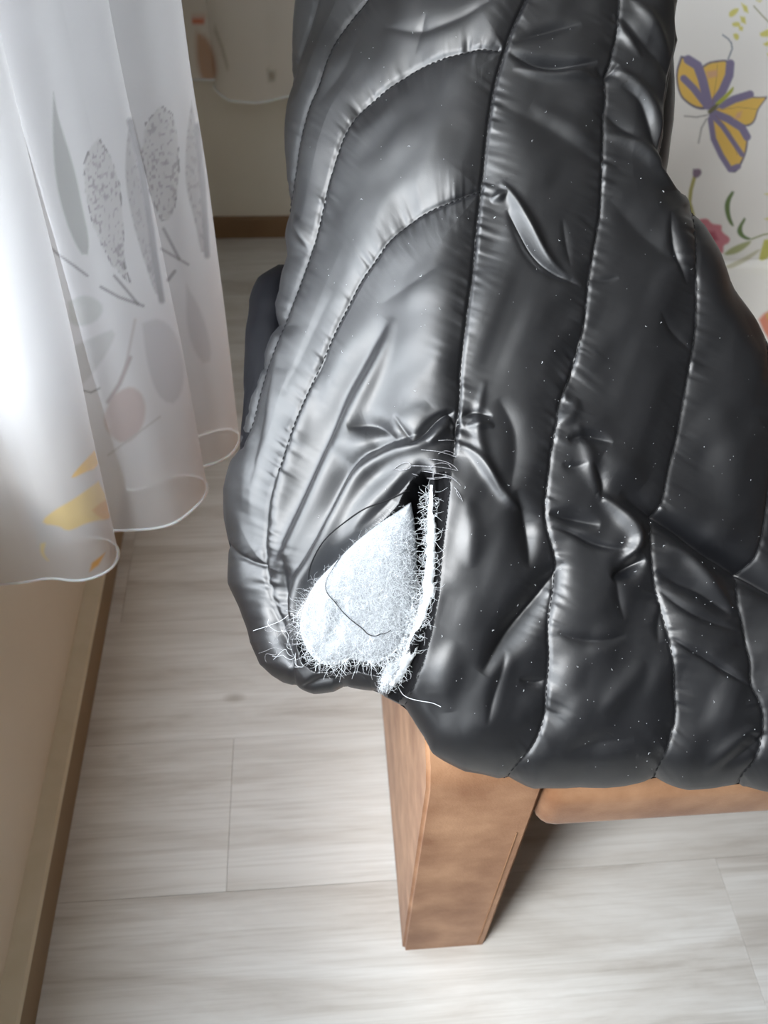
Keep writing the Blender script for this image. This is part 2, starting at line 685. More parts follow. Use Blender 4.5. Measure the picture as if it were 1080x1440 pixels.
# printed throw over backrest and seat
def butterfly_print(x, y):
    c = np.empty(x.shape+(3,))
    c[:] = srgb(245, 243, 239)

    def paint(mask, rgb, a=1.0):
        k = (mask*a)[..., None]
        c[:] = c*(1-k)+srgb(*rgb)*k

    def q(pts, ox=940, oy=0, s=140/1008):
        return [(ox+px*s, oy+py*s) for px, py in pts]
    yel, pur, gr = (238, 200, 112), (142, 134, 164), (104, 104, 108)
    wings = [[(120, 560), (200, 575), (260, 600), (330, 670), (365, 760), (400, 900), (425, 1090), (330, 1110), (250, 1085), (180, 1040), (100, 960), (60, 740)],
             [(330, 670), (400, 620), (500, 605), (585, 595), (655, 650), (630, 790), (560, 930), (470, 1050), (420, 1090), (390, 900)],
             [(440, 1110), (560, 1040), (700, 970), (800, 930), (840, 975), (960, 975), (1010, 965), (960, 1030), (900, 1110), (880, 1210), (830, 1270), (740, 1280), (640, 1230), (540, 1160)],
             [(415, 1160), (540, 1160), (640, 1220), (740, 1290), (800, 1340), (800, 1450), (780, 1560), (720, 1690), (680, 1740), (640, 1745), (590, 1700), (520, 1570), (450, 1420), (420, 1280)]]
    for w in wings:
        paint(soft_poly(x, y, q(w), 1.2), (112, 108, 130))
        P = np.array(q(w))
        cen = P.mean(0)
        paint(soft_poly(x, y, cen+(P-cen)*0.90, 1.2), yel)
    bands = [([(195, 600), (290, 660), (340, 800), (400, 1060)], 6.5), ([(150, 790), (250, 890), (380, 1060)], 5),
             ([(620, 640), (610, 760), (540, 920), (450, 1050)], 6), ([(540, 1060), (660, 1000), (820, 950)], 5.5),
             ([(450, 1140), (600, 1200), (740, 1290), (790, 1380)], 5.5), ([(430, 1160), (540, 1270), (650, 1430), (740, 1560)], 3.5),
             ([(420, 1200), (450, 1400), (530, 1570), (620, 1710), (700, 1680)], 4.0)]
    for b, w in bands:
        paint(soft_line(x, y, q(b), w, 1.2), pur)
    for b in ([(490, 650), (480, 800), (440, 1050)], [(500, 1110), (700, 1080), (880, 1100)], [(470, 1160), (620, 1330), (690, 1560)]):
        paint(soft_line(x, y, q(b), 0.5, 0.8), (150, 120, 90), 0.5)
    for w in ([(380, 720), (490, 700), (490, 770), (390, 790)], [(690, 1140), (740, 1120), (720, 1190), (660, 1200)]):
        paint(soft_poly(x, y, q(w), 2), (222, 176, 150), 0.8)
    paint(soft_poly(x, y, q([(470, 1040), (560, 960), (640, 880), (660, 870), (650, 920), (580, 1000), (480, 1080)]), 1.2), (184, 190, 90))
    paint(soft_poly(x, y, q([(390, 1120), (450, 1060), (520, 1040), (470, 1110), (400, 1160)]), 1.5), (120, 118, 90))
    paint(soft_line(x, y, q([(600, 590), (640, 490), (630, 430), (600, 390), (545, 350)]), 1.0, 1), (140, 148, 158))
    paint(soft_line(x, y, q([(390, 1160), (280, 1180), (160, 1170)]), 1.0, 1), (170, 168, 166))
    paint(soft_line(x, y, q([(380, 1200), (330, 1290), (300, 1440)]), 1.2, 1), (180, 178, 176))
    leafy = (222, 216, 132)
    for w in ([(610, 120), (650, 85), (715, 75), (690, 130), (640, 170), (605, 165)], [(730, 25), (790, 60), (805, 130), (760, 110)],
              [(720, 160), (770, 170), (780, 240), (730, 220)], [(640, 230), (700, 210), (730, 250), (690, 270), (640, 260)],
              [(700, 250), (750, 270), (745, 310), (710, 300)], [(650, 340), (690, 330), (715, 370), (690, 410), (655, 380)],
              [(880, 0), (940, 0), (920, 20)], [(920, 330), (1000, 290), (1100, 270), (1080, 350), (980, 370), (920, 365)],
              [(950, 440), (1050, 390), (1120, 400), (1060, 450), (980, 465)], [(990, 540), (1080, 520), (1100, 570), (1010, 570)]):
        paint(soft_poly(x, y, q(w), 1.2), leafy)
    paint(soft_line(x, y, q([(860, 60), (940, 150), (1010, 220)]), 0.8, 1), (160, 158, 120))

    def r(pts):
        return q(pts, 940, 200, 140/720)
    paint(soft_line(x, y, r([(185, 250), (160, 340), (150, 430), (175, 520)]), 2.6, 1.2), (186, 180, 120))
    paint(soft_poly(x, y, r([(175, 190), (230, 185), (240, 225), (200, 260), (170, 240)]), 1.5), (140, 122, 140))
    paint(soft_poly(x, y, r([(200, 560), (280, 540), (310, 590), (390, 590), (375, 640), (450, 690), (430, 730), (390, 740), (400, 800), (340, 800), (230, 700)]), 1.6), (212, 140, 150))
    paint(soft_poly(x, y, r([(280, 640), (330, 640), (360, 700), (310, 720)]), 2.5), (176, 92, 108), 0.8)
    grn = (120, 140, 96)
    paint(soft_poly(x, y, r([(455, 350), (480, 350), (440, 420), (440, 520), (480, 620), (430, 580), (400, 480), (410, 410)]), 1.2), grn)
    paint(soft_poly(x, y, r([(545, 540), (560, 550), (525, 610), (540, 670), (610, 695), (560, 705), (500, 670), (490, 620)]), 1.2), grn)
    paint(soft_line(x, y, r([(600, 695), (680, 665), (800, 640)]), 1.0, 1), (160, 168, 120))
    paint(soft_poly(x, y, r([(400, 800), (460, 750), (600, 700), (590, 730), (500, 800), (410, 815)]), 1.5), (182, 186, 140))
    paint(soft_poly(x, y, r([(410, 900), (520, 840), (680, 750), (640, 800), (500, 900), (420, 930)]), 1.5), (190, 186, 150), 0.7)
    paint(soft_poly(x, y, r([(690, 700), (800, 690), (760, 800), (660, 870), (650, 830)]), 1.5), (206, 204, 120))
    paint(soft_poly(x, y, r([(690, 370), (760, 360), (760, 385)]), 1.5), leafy)
    paint(soft_poly(x, y, r([(690, 550), (760, 530), (760, 570)]), 1.5), leafy)
    paint(soft_poly(x, y, r([(650, 1290), (700, 1230), (800, 1220), (820, 1480), (760, 1480), (690, 1390)]), 2), (226, 150, 128))
    paint(soft_poly(x, y, r([(700, 1250), (760, 1230), (770, 1270), (710, 1290)]), 2), (222, 180, 110))
    return c


prof = []                                      # (Y, Z) section from top of the backrest to the seat edge
for t in np.linspace(0, 1, 260):
    prof.append((1.222-0.010*math.sin(t*3.0), 1.0-t*0.415))
for t in np.linspace(0, 1, 16)[1:]:
    a = t*math.pi/2
    prof.append((1.222-0.016*(1-math.cos(a)), 0.585-0.014*math.sin(a)))
for t in np.linspace(0, 1, 130)[1:]:
    prof.append((1.206-t*0.50, 0.571+0.006*math.sin(t*6)))
prof = np.array(prof)
xs = np.linspace(0.40, 0.96, 420)
Xg, k = np.meshgrid(xs, np.arange(len(prof)))
Yg = prof[k, 0]+0.003*vnoise(Xg*9, prof[k, 1]*6, 5)
Zg = prof[k, 1].copy()
P = np.stack([Xg, Yg, Zg], -1).reshape(-1, 3)
px_, py_ = to_px(P)
me = np_mesh('printed_throw', P, grid_faces(len(prof), len(xs)))
color_attr(me, butterfly_print(px_, py_))
throw = link('printed_throw', me, M_THROW)
sd = throw.modifiers.new('thickness', 'SOLIDIFY')
sd.thickness = 0.004
sd.offset = 0
tag(throw, 'white cotton throw printed with butterfly and flowers on the sofa seat back', 'throw')

# ------------------------------------------------------------------ left curtain (sheer, printed)
HEM_Z = 0.42
hem_px = [(-190, 842), (-150, 832), (-110, 822), (-70, 828), (-30, 824), (0, 822), (40, 818), (70, 812), (110, 818), (140, 810), (160, 797), (168, 780), (163, 765), (148, 757), (120, 755), (92, 760), (64, 768), (52, 762), (60, 750),
          (100, 746), (140, 746), (175, 746), (215, 744), (245, 737), (270, 718), (287, 701), (293, 684), (284, 670), (262, 667), (238, 671), (214, 681), (190, 690), (176, 688), (184, 676), (220, 668),
          (262, 662), (290, 655), (312, 648), (330, 635), (339, 614), (330, 603), (308, 604), (285, 612), (262, 622)]
hp = smooth_line([on_plane(float(a), float(b), 2, HEM_Z)[:2] for a, b in hem_px], 760, 3)
hpx = to_px(np.column_stack([hp, np.full(len(hp), HEM_Z)]))
zs = np.concatenate([np.linspace(HEM_Z, 1.12, 330), np.linspace(1.12, CEIL-0.002, 25)[1:]])
zz, tt = np.meshgrid(zs, np.arange(len(hp)), indexing='ij')
CX, CY = hp[tt, 0], hp[tt, 1]
g = np.clip((zz-HEM_Z)/2.1, 0, 1)
lean = np.interp(np.arange(len(hp)), [0, 270, 430, 560, 759], [0.03, 0.03, -0.008, -0.008, 0.004])
CX = CX+lean[tt]*np.clip((zz-HEM_Z)/0.6, 0, 1.5)+0.004*vnoise(tt/60, zz*5, 3)*np.clip((zz-HEM_Z)*4, 0, 1)
CY = CY+0.004*vnoise(tt/60+9, zz*5, 4)*np.clip((zz-HEM_Z)*4, 0, 1)
P = np.stack([CX, CY, zz], -1)
cx, cy = to_px(P)


def idx(xp, yp):
    return int(np.argmin((hpx[0]-xp)**2+(hpx[1]-yp)**2))


i1, i2a, i2b, i3a, i3b = idx(168, 780), idx(60, 750), idx(293, 684), idx(184, 676), idx(339, 614)
colr = np.empty(P.shape)
colr[:] = srgb(222, 222, 224)


def cpaint(mask, rgb, rngs, a=1.0):
    k = np.zeros(mask.shape)
    for r0, r1 in rngs:
        k[:, r0:r1+1] = mask[:, r0:r1+1]
    k = (k*a)[..., None]
    colr[:] = colr*(1-k)+srgb(*rgb)*k


def c7(pts):
    return [(a*0.315, 120+b*0.315) for a, b in pts]


F23 = [(i2a, i2b), (i3a, i3b)]
gray, dgray = (150, 150, 148), (120, 116, 118)
leafA = [(238, 30), (260, 150), (330, 360), (370, 560), (400, 690), (390, 790), (330, 700), (280, 560), (245, 400), (235, 200)]
leafB = [(440, 235), (500, 330), (535, 450), (550, 620), (555, 800), (585, 890), (500, 800), (420, 640), (380, 480), (375, 350), (400, 280)]
leafC = [(580, 155), (625, 300), (660, 480), (690, 680), (722, 960), (690, 930), (650, 800), (600, 640), (560, 450), (560, 300)]
leafD = [(720, 90), (770, 130), (795, 250), (800, 420), (770, 600), (720, 600), (660, 460), (635, 300), (650, 170)]
leafE = [(855, 70), (890, 250), (920, 450), (930, 750), (900, 770), (870, 600), (825, 450), (830, 250)]
spots = np.clip(vnoise(cx/3.2, cy/4.6, 21)*2.2-0.5, 0, 1)
cpaint(soft_poly(cx, cy, c7(leafA), 1.5), (176, 178, 176), F23)
for lf in (leafB, leafD):
    mk = soft_poly(cx, cy, c7(lf), 1.5)
    cpaint(mk, (204, 202, 203), F23)
    cpaint(mk*spots, dgray, F23, 0.6)
    d, s_, _, _ = poly_dist(cx, cy, np.vstack([c7(lf), c7(lf[:1])]))
    cpaint(np.clip(1.8-d, 0, 1)*np.clip(vnoise(s_/5, s_*0, 8)*2+0.6, 0, 1), dgray, F23, 0.8)
for lf in (leafC, leafE):
    mk = soft_poly(cx, cy, c7(lf), 1.5)
    cpaint(mk, (182, 179, 180), F23)
    cpaint(mk*spots, dgray, F23, 0.45)
cpaint(soft_line(cx, cy, c7([(580, 160), (625, 330), (660, 540), (690, 760), (722, 960)]), 4.5, 2), (134, 130, 133), F23)
cpaint(soft_line(cx, cy, c7([(880, 180), (905, 450), (925, 760)]), 4, 2), (138, 134, 136), F23)
for ln, w in (([(110, 350), (150, 500), (185, 690)], 1.4), ([(190, 695), (260, 755), (330, 805), (390, 850)], 1.8), ([(450, 900), (530, 945), (640, 985)], 2.0),
              ([(510, 850), (570, 920), (615, 975)], 2.0), ([(720, 730), (840, 800)], 1.8), ([(730, 640), (800, 775)], 2.2), ([(750, 870), (780, 830)], 2.5)):
    cpaint(soft_line(cx, cy, c7(ln), w, 1.2), dgray, F23, 0.75)
cpaint(soft_line(cx, cy, [(183, 503), (168, 540), (152, 565)], 3, 2), (176, 164, 162), F23, 0.8)
cpaint(soft_line(cx, cy, [(190, 450), (176, 520)], 2, 2), (192, 182, 182), F23, 0.7)
for pts, rgb in (([(95, 425), (120, 412), (150, 430), (135, 455), (98, 462)], (196, 198, 196)), ([(95, 490), (130, 475), (168, 458), (150, 500), (112, 548), (100, 530)], (198, 198, 198)),
                 ([(200, 455), (225, 445), (250, 470), (262, 530), (248, 572), (222, 560), (206, 510)], (198, 195, 198)), ([(262, 400), (285, 440), (300, 500), (288, 520), (262, 470)], (196, 192, 196)),
                 ([(160, 555), (185, 540), (206, 560), (203, 600), (180, 626), (158, 618), (142, 590)], (200, 182, 178))):
    cpaint(soft_poly(cx, cy, pts, 2.5), rgb, F23, 0.8)
cpaint(soft_line(cx, cy, [(112, 548), (128, 552), (140, 546)], 1.3, 1.2), gray, F23)
cpaint(soft_line(cx, cy, [(152, 640), (190, 612), (225, 586)], 1.3, 1.5), (200, 196, 196), F23)


def c8(pts):
    return [(a*0.315, 560+b*0.315) for a, b in pts]


F1 = [(0, i1)]
cpaint(soft_poly(cx, cy, c8([(420, 235), (440, 250), (440, 310), (380, 330), (310, 365), (340, 320)]), 1.5), (246, 204, 120), F1)
cpaint(soft_poly(cx, cy, c8([(440, 370), (470, 430), (500, 440), (500, 540), (400, 550), (300, 600), (270, 570), (170, 560), (240, 500), (330, 450)]), 1.8), (246, 222, 160), F1)
cpaint(soft_poly(cx, cy, c8([(410, 500), (470, 450), (500, 460), (500, 540), (450, 540)]), 1.8), (240, 196, 140), F1)
cpaint(soft_poly(cx, cy, c8([(180, 650), (210, 640), (190, 690), (230, 740), (180, 700)]), 1.8), (246, 232, 180), F1)
cpaint(soft_poly(cx, cy, c8([(470, 690), (440, 745), (400, 775), (410, 735)]), 1.8), (236, 178, 96), F1 + [(i1, i2a)])
hem_band = np.clip(1-(zz-HEM_Z)/0.008, 0, 1)
me = np_mesh('curtain_cloth', P.reshape(-1, 3), grid_faces(len(zs), len(hp)))
color_attr(me, colr.reshape(-1, 3))
curt = empty('sheer_curtain', (hp[:, 0].mean(), hp[:, 1].mean(), HEM_Z),
             'long white sheer curtain with grey leaf print hanging beside the window at left', 'curtain')
link('cloth', me, M_VOILE, curt)
V, Fa = tube(P[0], 0.0022, 6)
link('rolled_hem', np_mesh('rolled_hem', V, Fa), M_HEM, curt)

# curtain on the back wall
bp_ = [(220, 116), (255, 108), (275, 117), (300, 118), (316, 108), (308, 100), (300, 104), (306, 122), (322, 140), (350, 147), (378, 146), (392, 138), (405, 134), (425, 132), (440, 142), (470, 146), (500, 138)]
pts = []
for i, (a, b) in enumerate(bp_):
    P0 = on_plane(float(a), 140.0, 1, 2.31)
    pts.append((P0[0], 2.31-(b-125)*0.0016))
hp2 = smooth_line(pts, 200, 3)
hz = np.interp(np.arange(200), [0, 55, 62, 90, 110, 150, 200], [0.47, 0.47, 0.455, 0.432, 0.432, 0.445, 0.445])
us = np.linspace(0, 1, 120)**1.4
P = np.empty((120, 200, 3))
P[..., 0] = hp2[None, :, 0]
P[..., 1] = hp2[None, :, 1]+0.006*vnoise(np.arange(200)[None]/20+us[:, None]*0.5, us[:, None]*6+0*np.arange(200)[None], 2)
P[..., 2] = hz[None]+(CEIL-0.002-hz[None])*us[:, None]
bx, by = to_px(P)
colr = np.empty(P.shape)
colr[:] = srgb(232, 226, 216)


def bpaint(mask, rgb, a=1.0):
    k = (mask*a)[..., None]
    colr[:] = colr*(1-k)+srgb(*rgb)*k


bpaint(soft_poly(bx, by, [(270, 24), (288, 24), (287, 34), (270, 33)], 2), (216, 96, 40))
bpaint(soft_poly(bx, by, [(276, 45), (290, 50), (302, 75), (306, 110), (292, 122), (282, 110), (276, 80)], 4), (186, 134, 92), 0.8)
bpaint(soft_poly(bx, by, [(376, 98), (388, 102), (386, 114), (378, 114)], 3), (150, 140, 120), 0.8)
bpaint(soft_line(bx, by, [(302, 40), (312, 66), (320, 96)], 2, 2), (170, 158, 138), 0.7)
me = np_mesh('back_curtain_cloth', P.reshape(-1, 3), grid_faces(120, 200))
color_attr(me, colr.reshape(-1, 3))
cur2 = empty('short_curtain', (P[0, :, 0].mean(), 2.31, 0.45), 'dim cream sheer curtain on the back wall above the brown baseboard', 'curtain')
link('cloth', me, M_VOILE, cur2)
V, Fa = tube(P[0], 0.003, 6)
link('rolled_hem', np_mesh('rolled_hem', V, Fa), M_HEM, cur2)

# ------------------------------------------------------------------ quilted jacket
YT = -110.0
LEFT = np.array([(-110, 424), (0, 417), (60, 412), (117, 409), (175, 406), (268, 408), (331, 407), (360, 409), (385, 402), (410, 398), (428, 393), (448, 394), (459, 396), (475, 386), (500, 377), (520, 375), (530, 368), (558, 357),
                 (603, 344), (629, 341), (651, 331), (688, 322), (730, 321), (762, 322), (818, 327), (855, 342), (903, 353), (932, 368), (955, 400), (1400, 400)], float)
RIGHT = np.array([(-110, 976), (0, 972), (27, 968), (67, 963), (110, 963), (167, 962), (200, 958), (240, 955), (270, 955), (293, 967), (320, 987), (360, 1010), (400, 1030), (437, 1053), (477, 1080), (600, 1150), (750, 1220), (900, 1285), (955, 1300), (1400, 1300)], float)
HEMY = np.array([(400, 955), (442, 968), (468, 966), (483, 959), (527, 966), (542, 979), (568, 995), (587, 1019), (613, 1053), (656, 1080), (699, 1092), (720, 1094), (752, 1104), (795, 1106), (849, 1104), (887, 1096), (925, 1092), (967, 1101), (1016, 1098), (1080, 1104), (1200, 1090), (1300, 1010)], float)


def xL(y):
    return np.interp(y, LEFT[:, 0], LEFT[:, 1])


def xR(y):
    return np.interp(y, RIGHT[:, 0], RIGHT[:, 1])


def yB(u):
    return np.interp(u, (HEMY[:, 0]-400)/900, HEMY[:, 1])


MAIN = [(775, -110), (740, 0), (722, 35), (709, 74), (695, 121), (685, 187), (681, 233), (677, 268), (672, 311), (667, 369), (658, 428), (652, 474), (648, 517), (647, 560), (643, 600), (637, 640)]
MAIN_LOW = [(637, 640), (631, 682), (624, 750), (617, 830), (607, 890), (592, 940), (574, 985), (562, 1000)]
S1 = [(880, -110), (870, 0), (870, 27), (865, 60), (857, 90), (848, 117), (852, 137), (848, 167), (848, 200), (847, 233), (845, 267), (845, 300), (838, 333), (832, 367), (827, 400), (822, 443), (817, 477), (808, 510), (798, 540), (787, 565), (781, 601),
      (773, 638), (769, 675), (765, 704), (767, 737), (777, 769), (783, 794), (781, 823), (773, 860), (770, 888), (773, 929), (769, 970), (767, 1011), (751, 1048), (730, 1073), (714, 1091), (708, 1110)]
S2 = [(973, 300), (977, 333), (978, 367), (980, 400), (980, 450), (977, 477), (968, 540), (962, 573), (955, 614), (943, 655), (935, 692), (923, 724), (912, 741), (912, 774), (917, 810), (927, 847), (935, 876), (943, 909), (949, 946), (951, 978), (953, 1011), (943, 1040), (931, 1068), (921, 1086), (915, 1110)]
S3 = [(1080, 477), (1086, 560), (1080, 647), (1076, 712), (1068, 757), (1056, 798), (1035, 819), (1035, 847), (1044, 876), (1050, 909), (1056, 933), (1054, 962), (1070, 987), (1074, 1015), (1070, 1048), (1058, 1073), (1042, 1088), (1036, 1110)]
S4 = [(1190, 670), (1180, 760), (1170, 850), (1176, 930), (1190, 1000), (1170, 1060), (1160, 1110)]
BK = [(946, -110), (955, 0), (955, 55), (945, 97), (937, 140), (934, 187), (926, 228), (940, 250), (957, 272)]
C00 = [(456, -110), (444, 0), (434, 35), (423, 78), (406, 120)]
C0 = [(590, -110), (514, 0), (489, 27), (469, 58), (458, 93), (448, 128), (438, 148), (427, 190), (419, 233), (411, 272), (405, 300)]
C1 = [(701, 70), (675, 66), (644, 73), (613, 82), (582, 95), (551, 117), (524, 138), (504, 159), (487, 191), (475, 226), (464, 257), (454, 288), (444, 323), (434, 354), (419, 404), (405, 448), (390, 490), (376, 530), (366, 565), (356, 605), (341, 632)]
C2 = [(677, 266), (648, 277), (621, 288), (594, 301), (567, 321), (547, 342), (528, 369), (508, 393), (493, 420), (473, 459), (454, 502), (434, 545), (417, 590), (398, 645), (384, 690), (375, 730), (371, 775), (373, 810), (378, 840), (390, 880), (404, 915), (415, 945), (420, 970)]
L1 = [(318, 762), (332, 776), (350, 788), (370, 795)]
SEAMS = dict(MAIN=MAIN, LOW=MAIN_LOW, S1=S1, S2=S2, S3=S3, S4=S4, BK=BK, C00=C00, C0=C0, C1=C1, C2=C2, L1=L1)
HOLE = [(608, 664), (594, 662), (578, 674), (566, 692), (560, 708), (542, 729), (501, 766), (479, 786), (458, 806), (442, 828), (430, 855), (421, 886), (419, 910), (428, 932), (447, 942), (480, 946), (505, 940), (530, 946), (546, 952), (562, 938), (578, 905), (590, 872), (603, 834), (606, 760), (609, 700)]
FLAP = [(634, 596), (640, 630), (625, 668), (606, 672), (590, 682), (575, 696), (542, 729), (501, 766), (479, 786), (458, 806), (442, 828), (430, 855), (421, 886), (416, 905), (408, 880), (410, 850), (420, 815), (435, 799), (442, 784), (461, 755), (479, 714), (501, 673), (520, 651), (557, 632), (590, 629), (604, 612), (618, 592)]
ALLOW = [(610, 668), (625, 664), (633, 682), (628, 725), (620, 790), (617, 836), (606, 893), (594, 937), (577, 972), (560, 988), (545, 979), (556, 955), (582, 912), (595, 872), (606, 836), (609, 760)]
NU, NV = 600, 640
uu = np.linspace(0, 1, NU)
vv = np.linspace(0, 1, NV)
U, Vv = np.meshgrid(uu, vv)
PY = YT+(yB(U)-YT)*Vv
PX = xL(PY)*(1-U)+xR(PY)*U


def smooth1d(xp, fp, w):
    """knots -> a smooth function of y"""
    yy = np.arange(-400, 1500, 2.0)
    f = np.interp(yy, xp, fp)
    f = np.where(yy < xp[0], fp[0]+(yy-xp[0])*(fp[1]-fp[0])/(xp[1]-xp[0]), f)
    f = np.where(yy > xp[-1], fp[-1]+(yy-xp[-1])*(fp[-1]-fp[-2])/(xp[-1]-xp[-2]), f)
    k = np.exp(-np.linspace(-2.5, 2.5, int(w))**2)
    k /= k.sum()
    h = len(k)//2
    f = np.convolve(np.pad(f, h, mode='edge'), k, 'valid')[:len(yy)]
    return lambda y: np.interp(y, yy, f)


DY = smooth1d([-110, 0, 150, 300, 450, 600, 750, 850, 950, 1030, 1110], [0.812, 0.803, 0.792, 0.779, 0.764, 0.748, 0.736, 0.731, 0.733, 0.740, 0.756], 71)
MS = smooth1d([p[1] for p in MAIN+MAIN_LOW[1:]], [p[0] for p in MAIN+MAIN_LOW[1:]], 91)


def base_depth(x, y):
    ms = MS(y)
    a = np.clip((ms-20-x)/300, 0, 2)
    b = np.clip((x-ms+20)/400, 0, 3)
    return DY(y)+0.13*(np.sqrt(a*a+0.02)-0.1414)*(0.75+0.35*a)+0.055*b**1.5*(0.1+0.9/(1+np.exp((y-880)/55)))


Dp = base_depth(PX, PY)
# roll the cloth round at the outline
dl = (PX-xL(PY))
dr = (xR(PY)-PX)
db = (yB(U)-PY)


def roll(d, r, h):
    t = np.clip(1-d/r, 0, 1)
    return h*(1-np.sqrt(np.clip(1-t*t, 0, 1)))


Dp = Dp+roll(dl, 42, 0.03)+roll(dr, 46, 0.035)+roll(db, 46, 0.032)
BASE = at(PX, PY, Dp)
du = np.gradient(BASE, axis=1)
dv = np.gradient(BASE, axis=0)
NRM = np.cross(dv, du)
NRM /= np.linalg.norm(NRM, axis=-1, keepdims=True)
if (NRM*ray(PX, PY)).sum() > 0:
    NRM = -NRM

# displacement in metres
H = np.zeros(PX.shape)
dmin = np.full(PX.shape, 1e9)
for i, (nm, ln) in enumerate(SEAMS.items()):
    ln = smooth_line(ln, max(12, len(ln)*3), 1)
    d, s_, sd_, L_ = poly_dist(PX, PY, ln)
    if nm in ('LOW', 'BK'):
        if nm == 'BK':
            H += 0.0*d
        dd = d
    else:
        dd = d
    dmin = np.minimum(dmin, dd if nm != 'LOW' else dd+24)
    amp = 2.3*{'MAIN': 0.0011, 'LOW': 0.0003, 'S1': 0.0012, 'S2': 0.0011, 'S3': 0.0011, 'C1': 0.0009, 'C2': 0.0016, 'BK': 0.0}.get(nm, 0.0006)
    sk = s_+0.35*d*sd_
    pk = 0.6*vnoise(sk/7.5+sd_*13, d/40, 30+i)+0.6*vnoise(sk/15+sd_*5, d/60, 60+i)
    big = 0.6+0.6*vnoise(s_/70, sd_*3.3, 90+i)
    H += amp*pk*np.clip(big, 0.1, 1.3)*np.exp(-d/15)*(1-np.exp(-d/2.5))
    crease = 0.7*{'LOW': 0.0004, 'BK': 0.006, 'MAIN': 0.0026, 'L1': 0.003, 'S1': 0.0015, 'S2': 0.0014, 'S3': 0.0014}.get(nm, 0.0022)
    H -= crease*np.exp(-(d/3.2)**2)
H += 0.0046*(1-np.exp(-(dmin/22)**1.2))
H += 0.0036*vnoise(PX/75, PY/110, 11)+0.0012*vnoise(PX/34+PY/90, PY/50, 12)

# back layer (right, top) sits further in
rx = PX-np.interp(PY, [p[1] for p in BK], [p[0] for p in BK])
H -= 0.014*np.clip(rx/10, 0, 1)*(PY < 268)

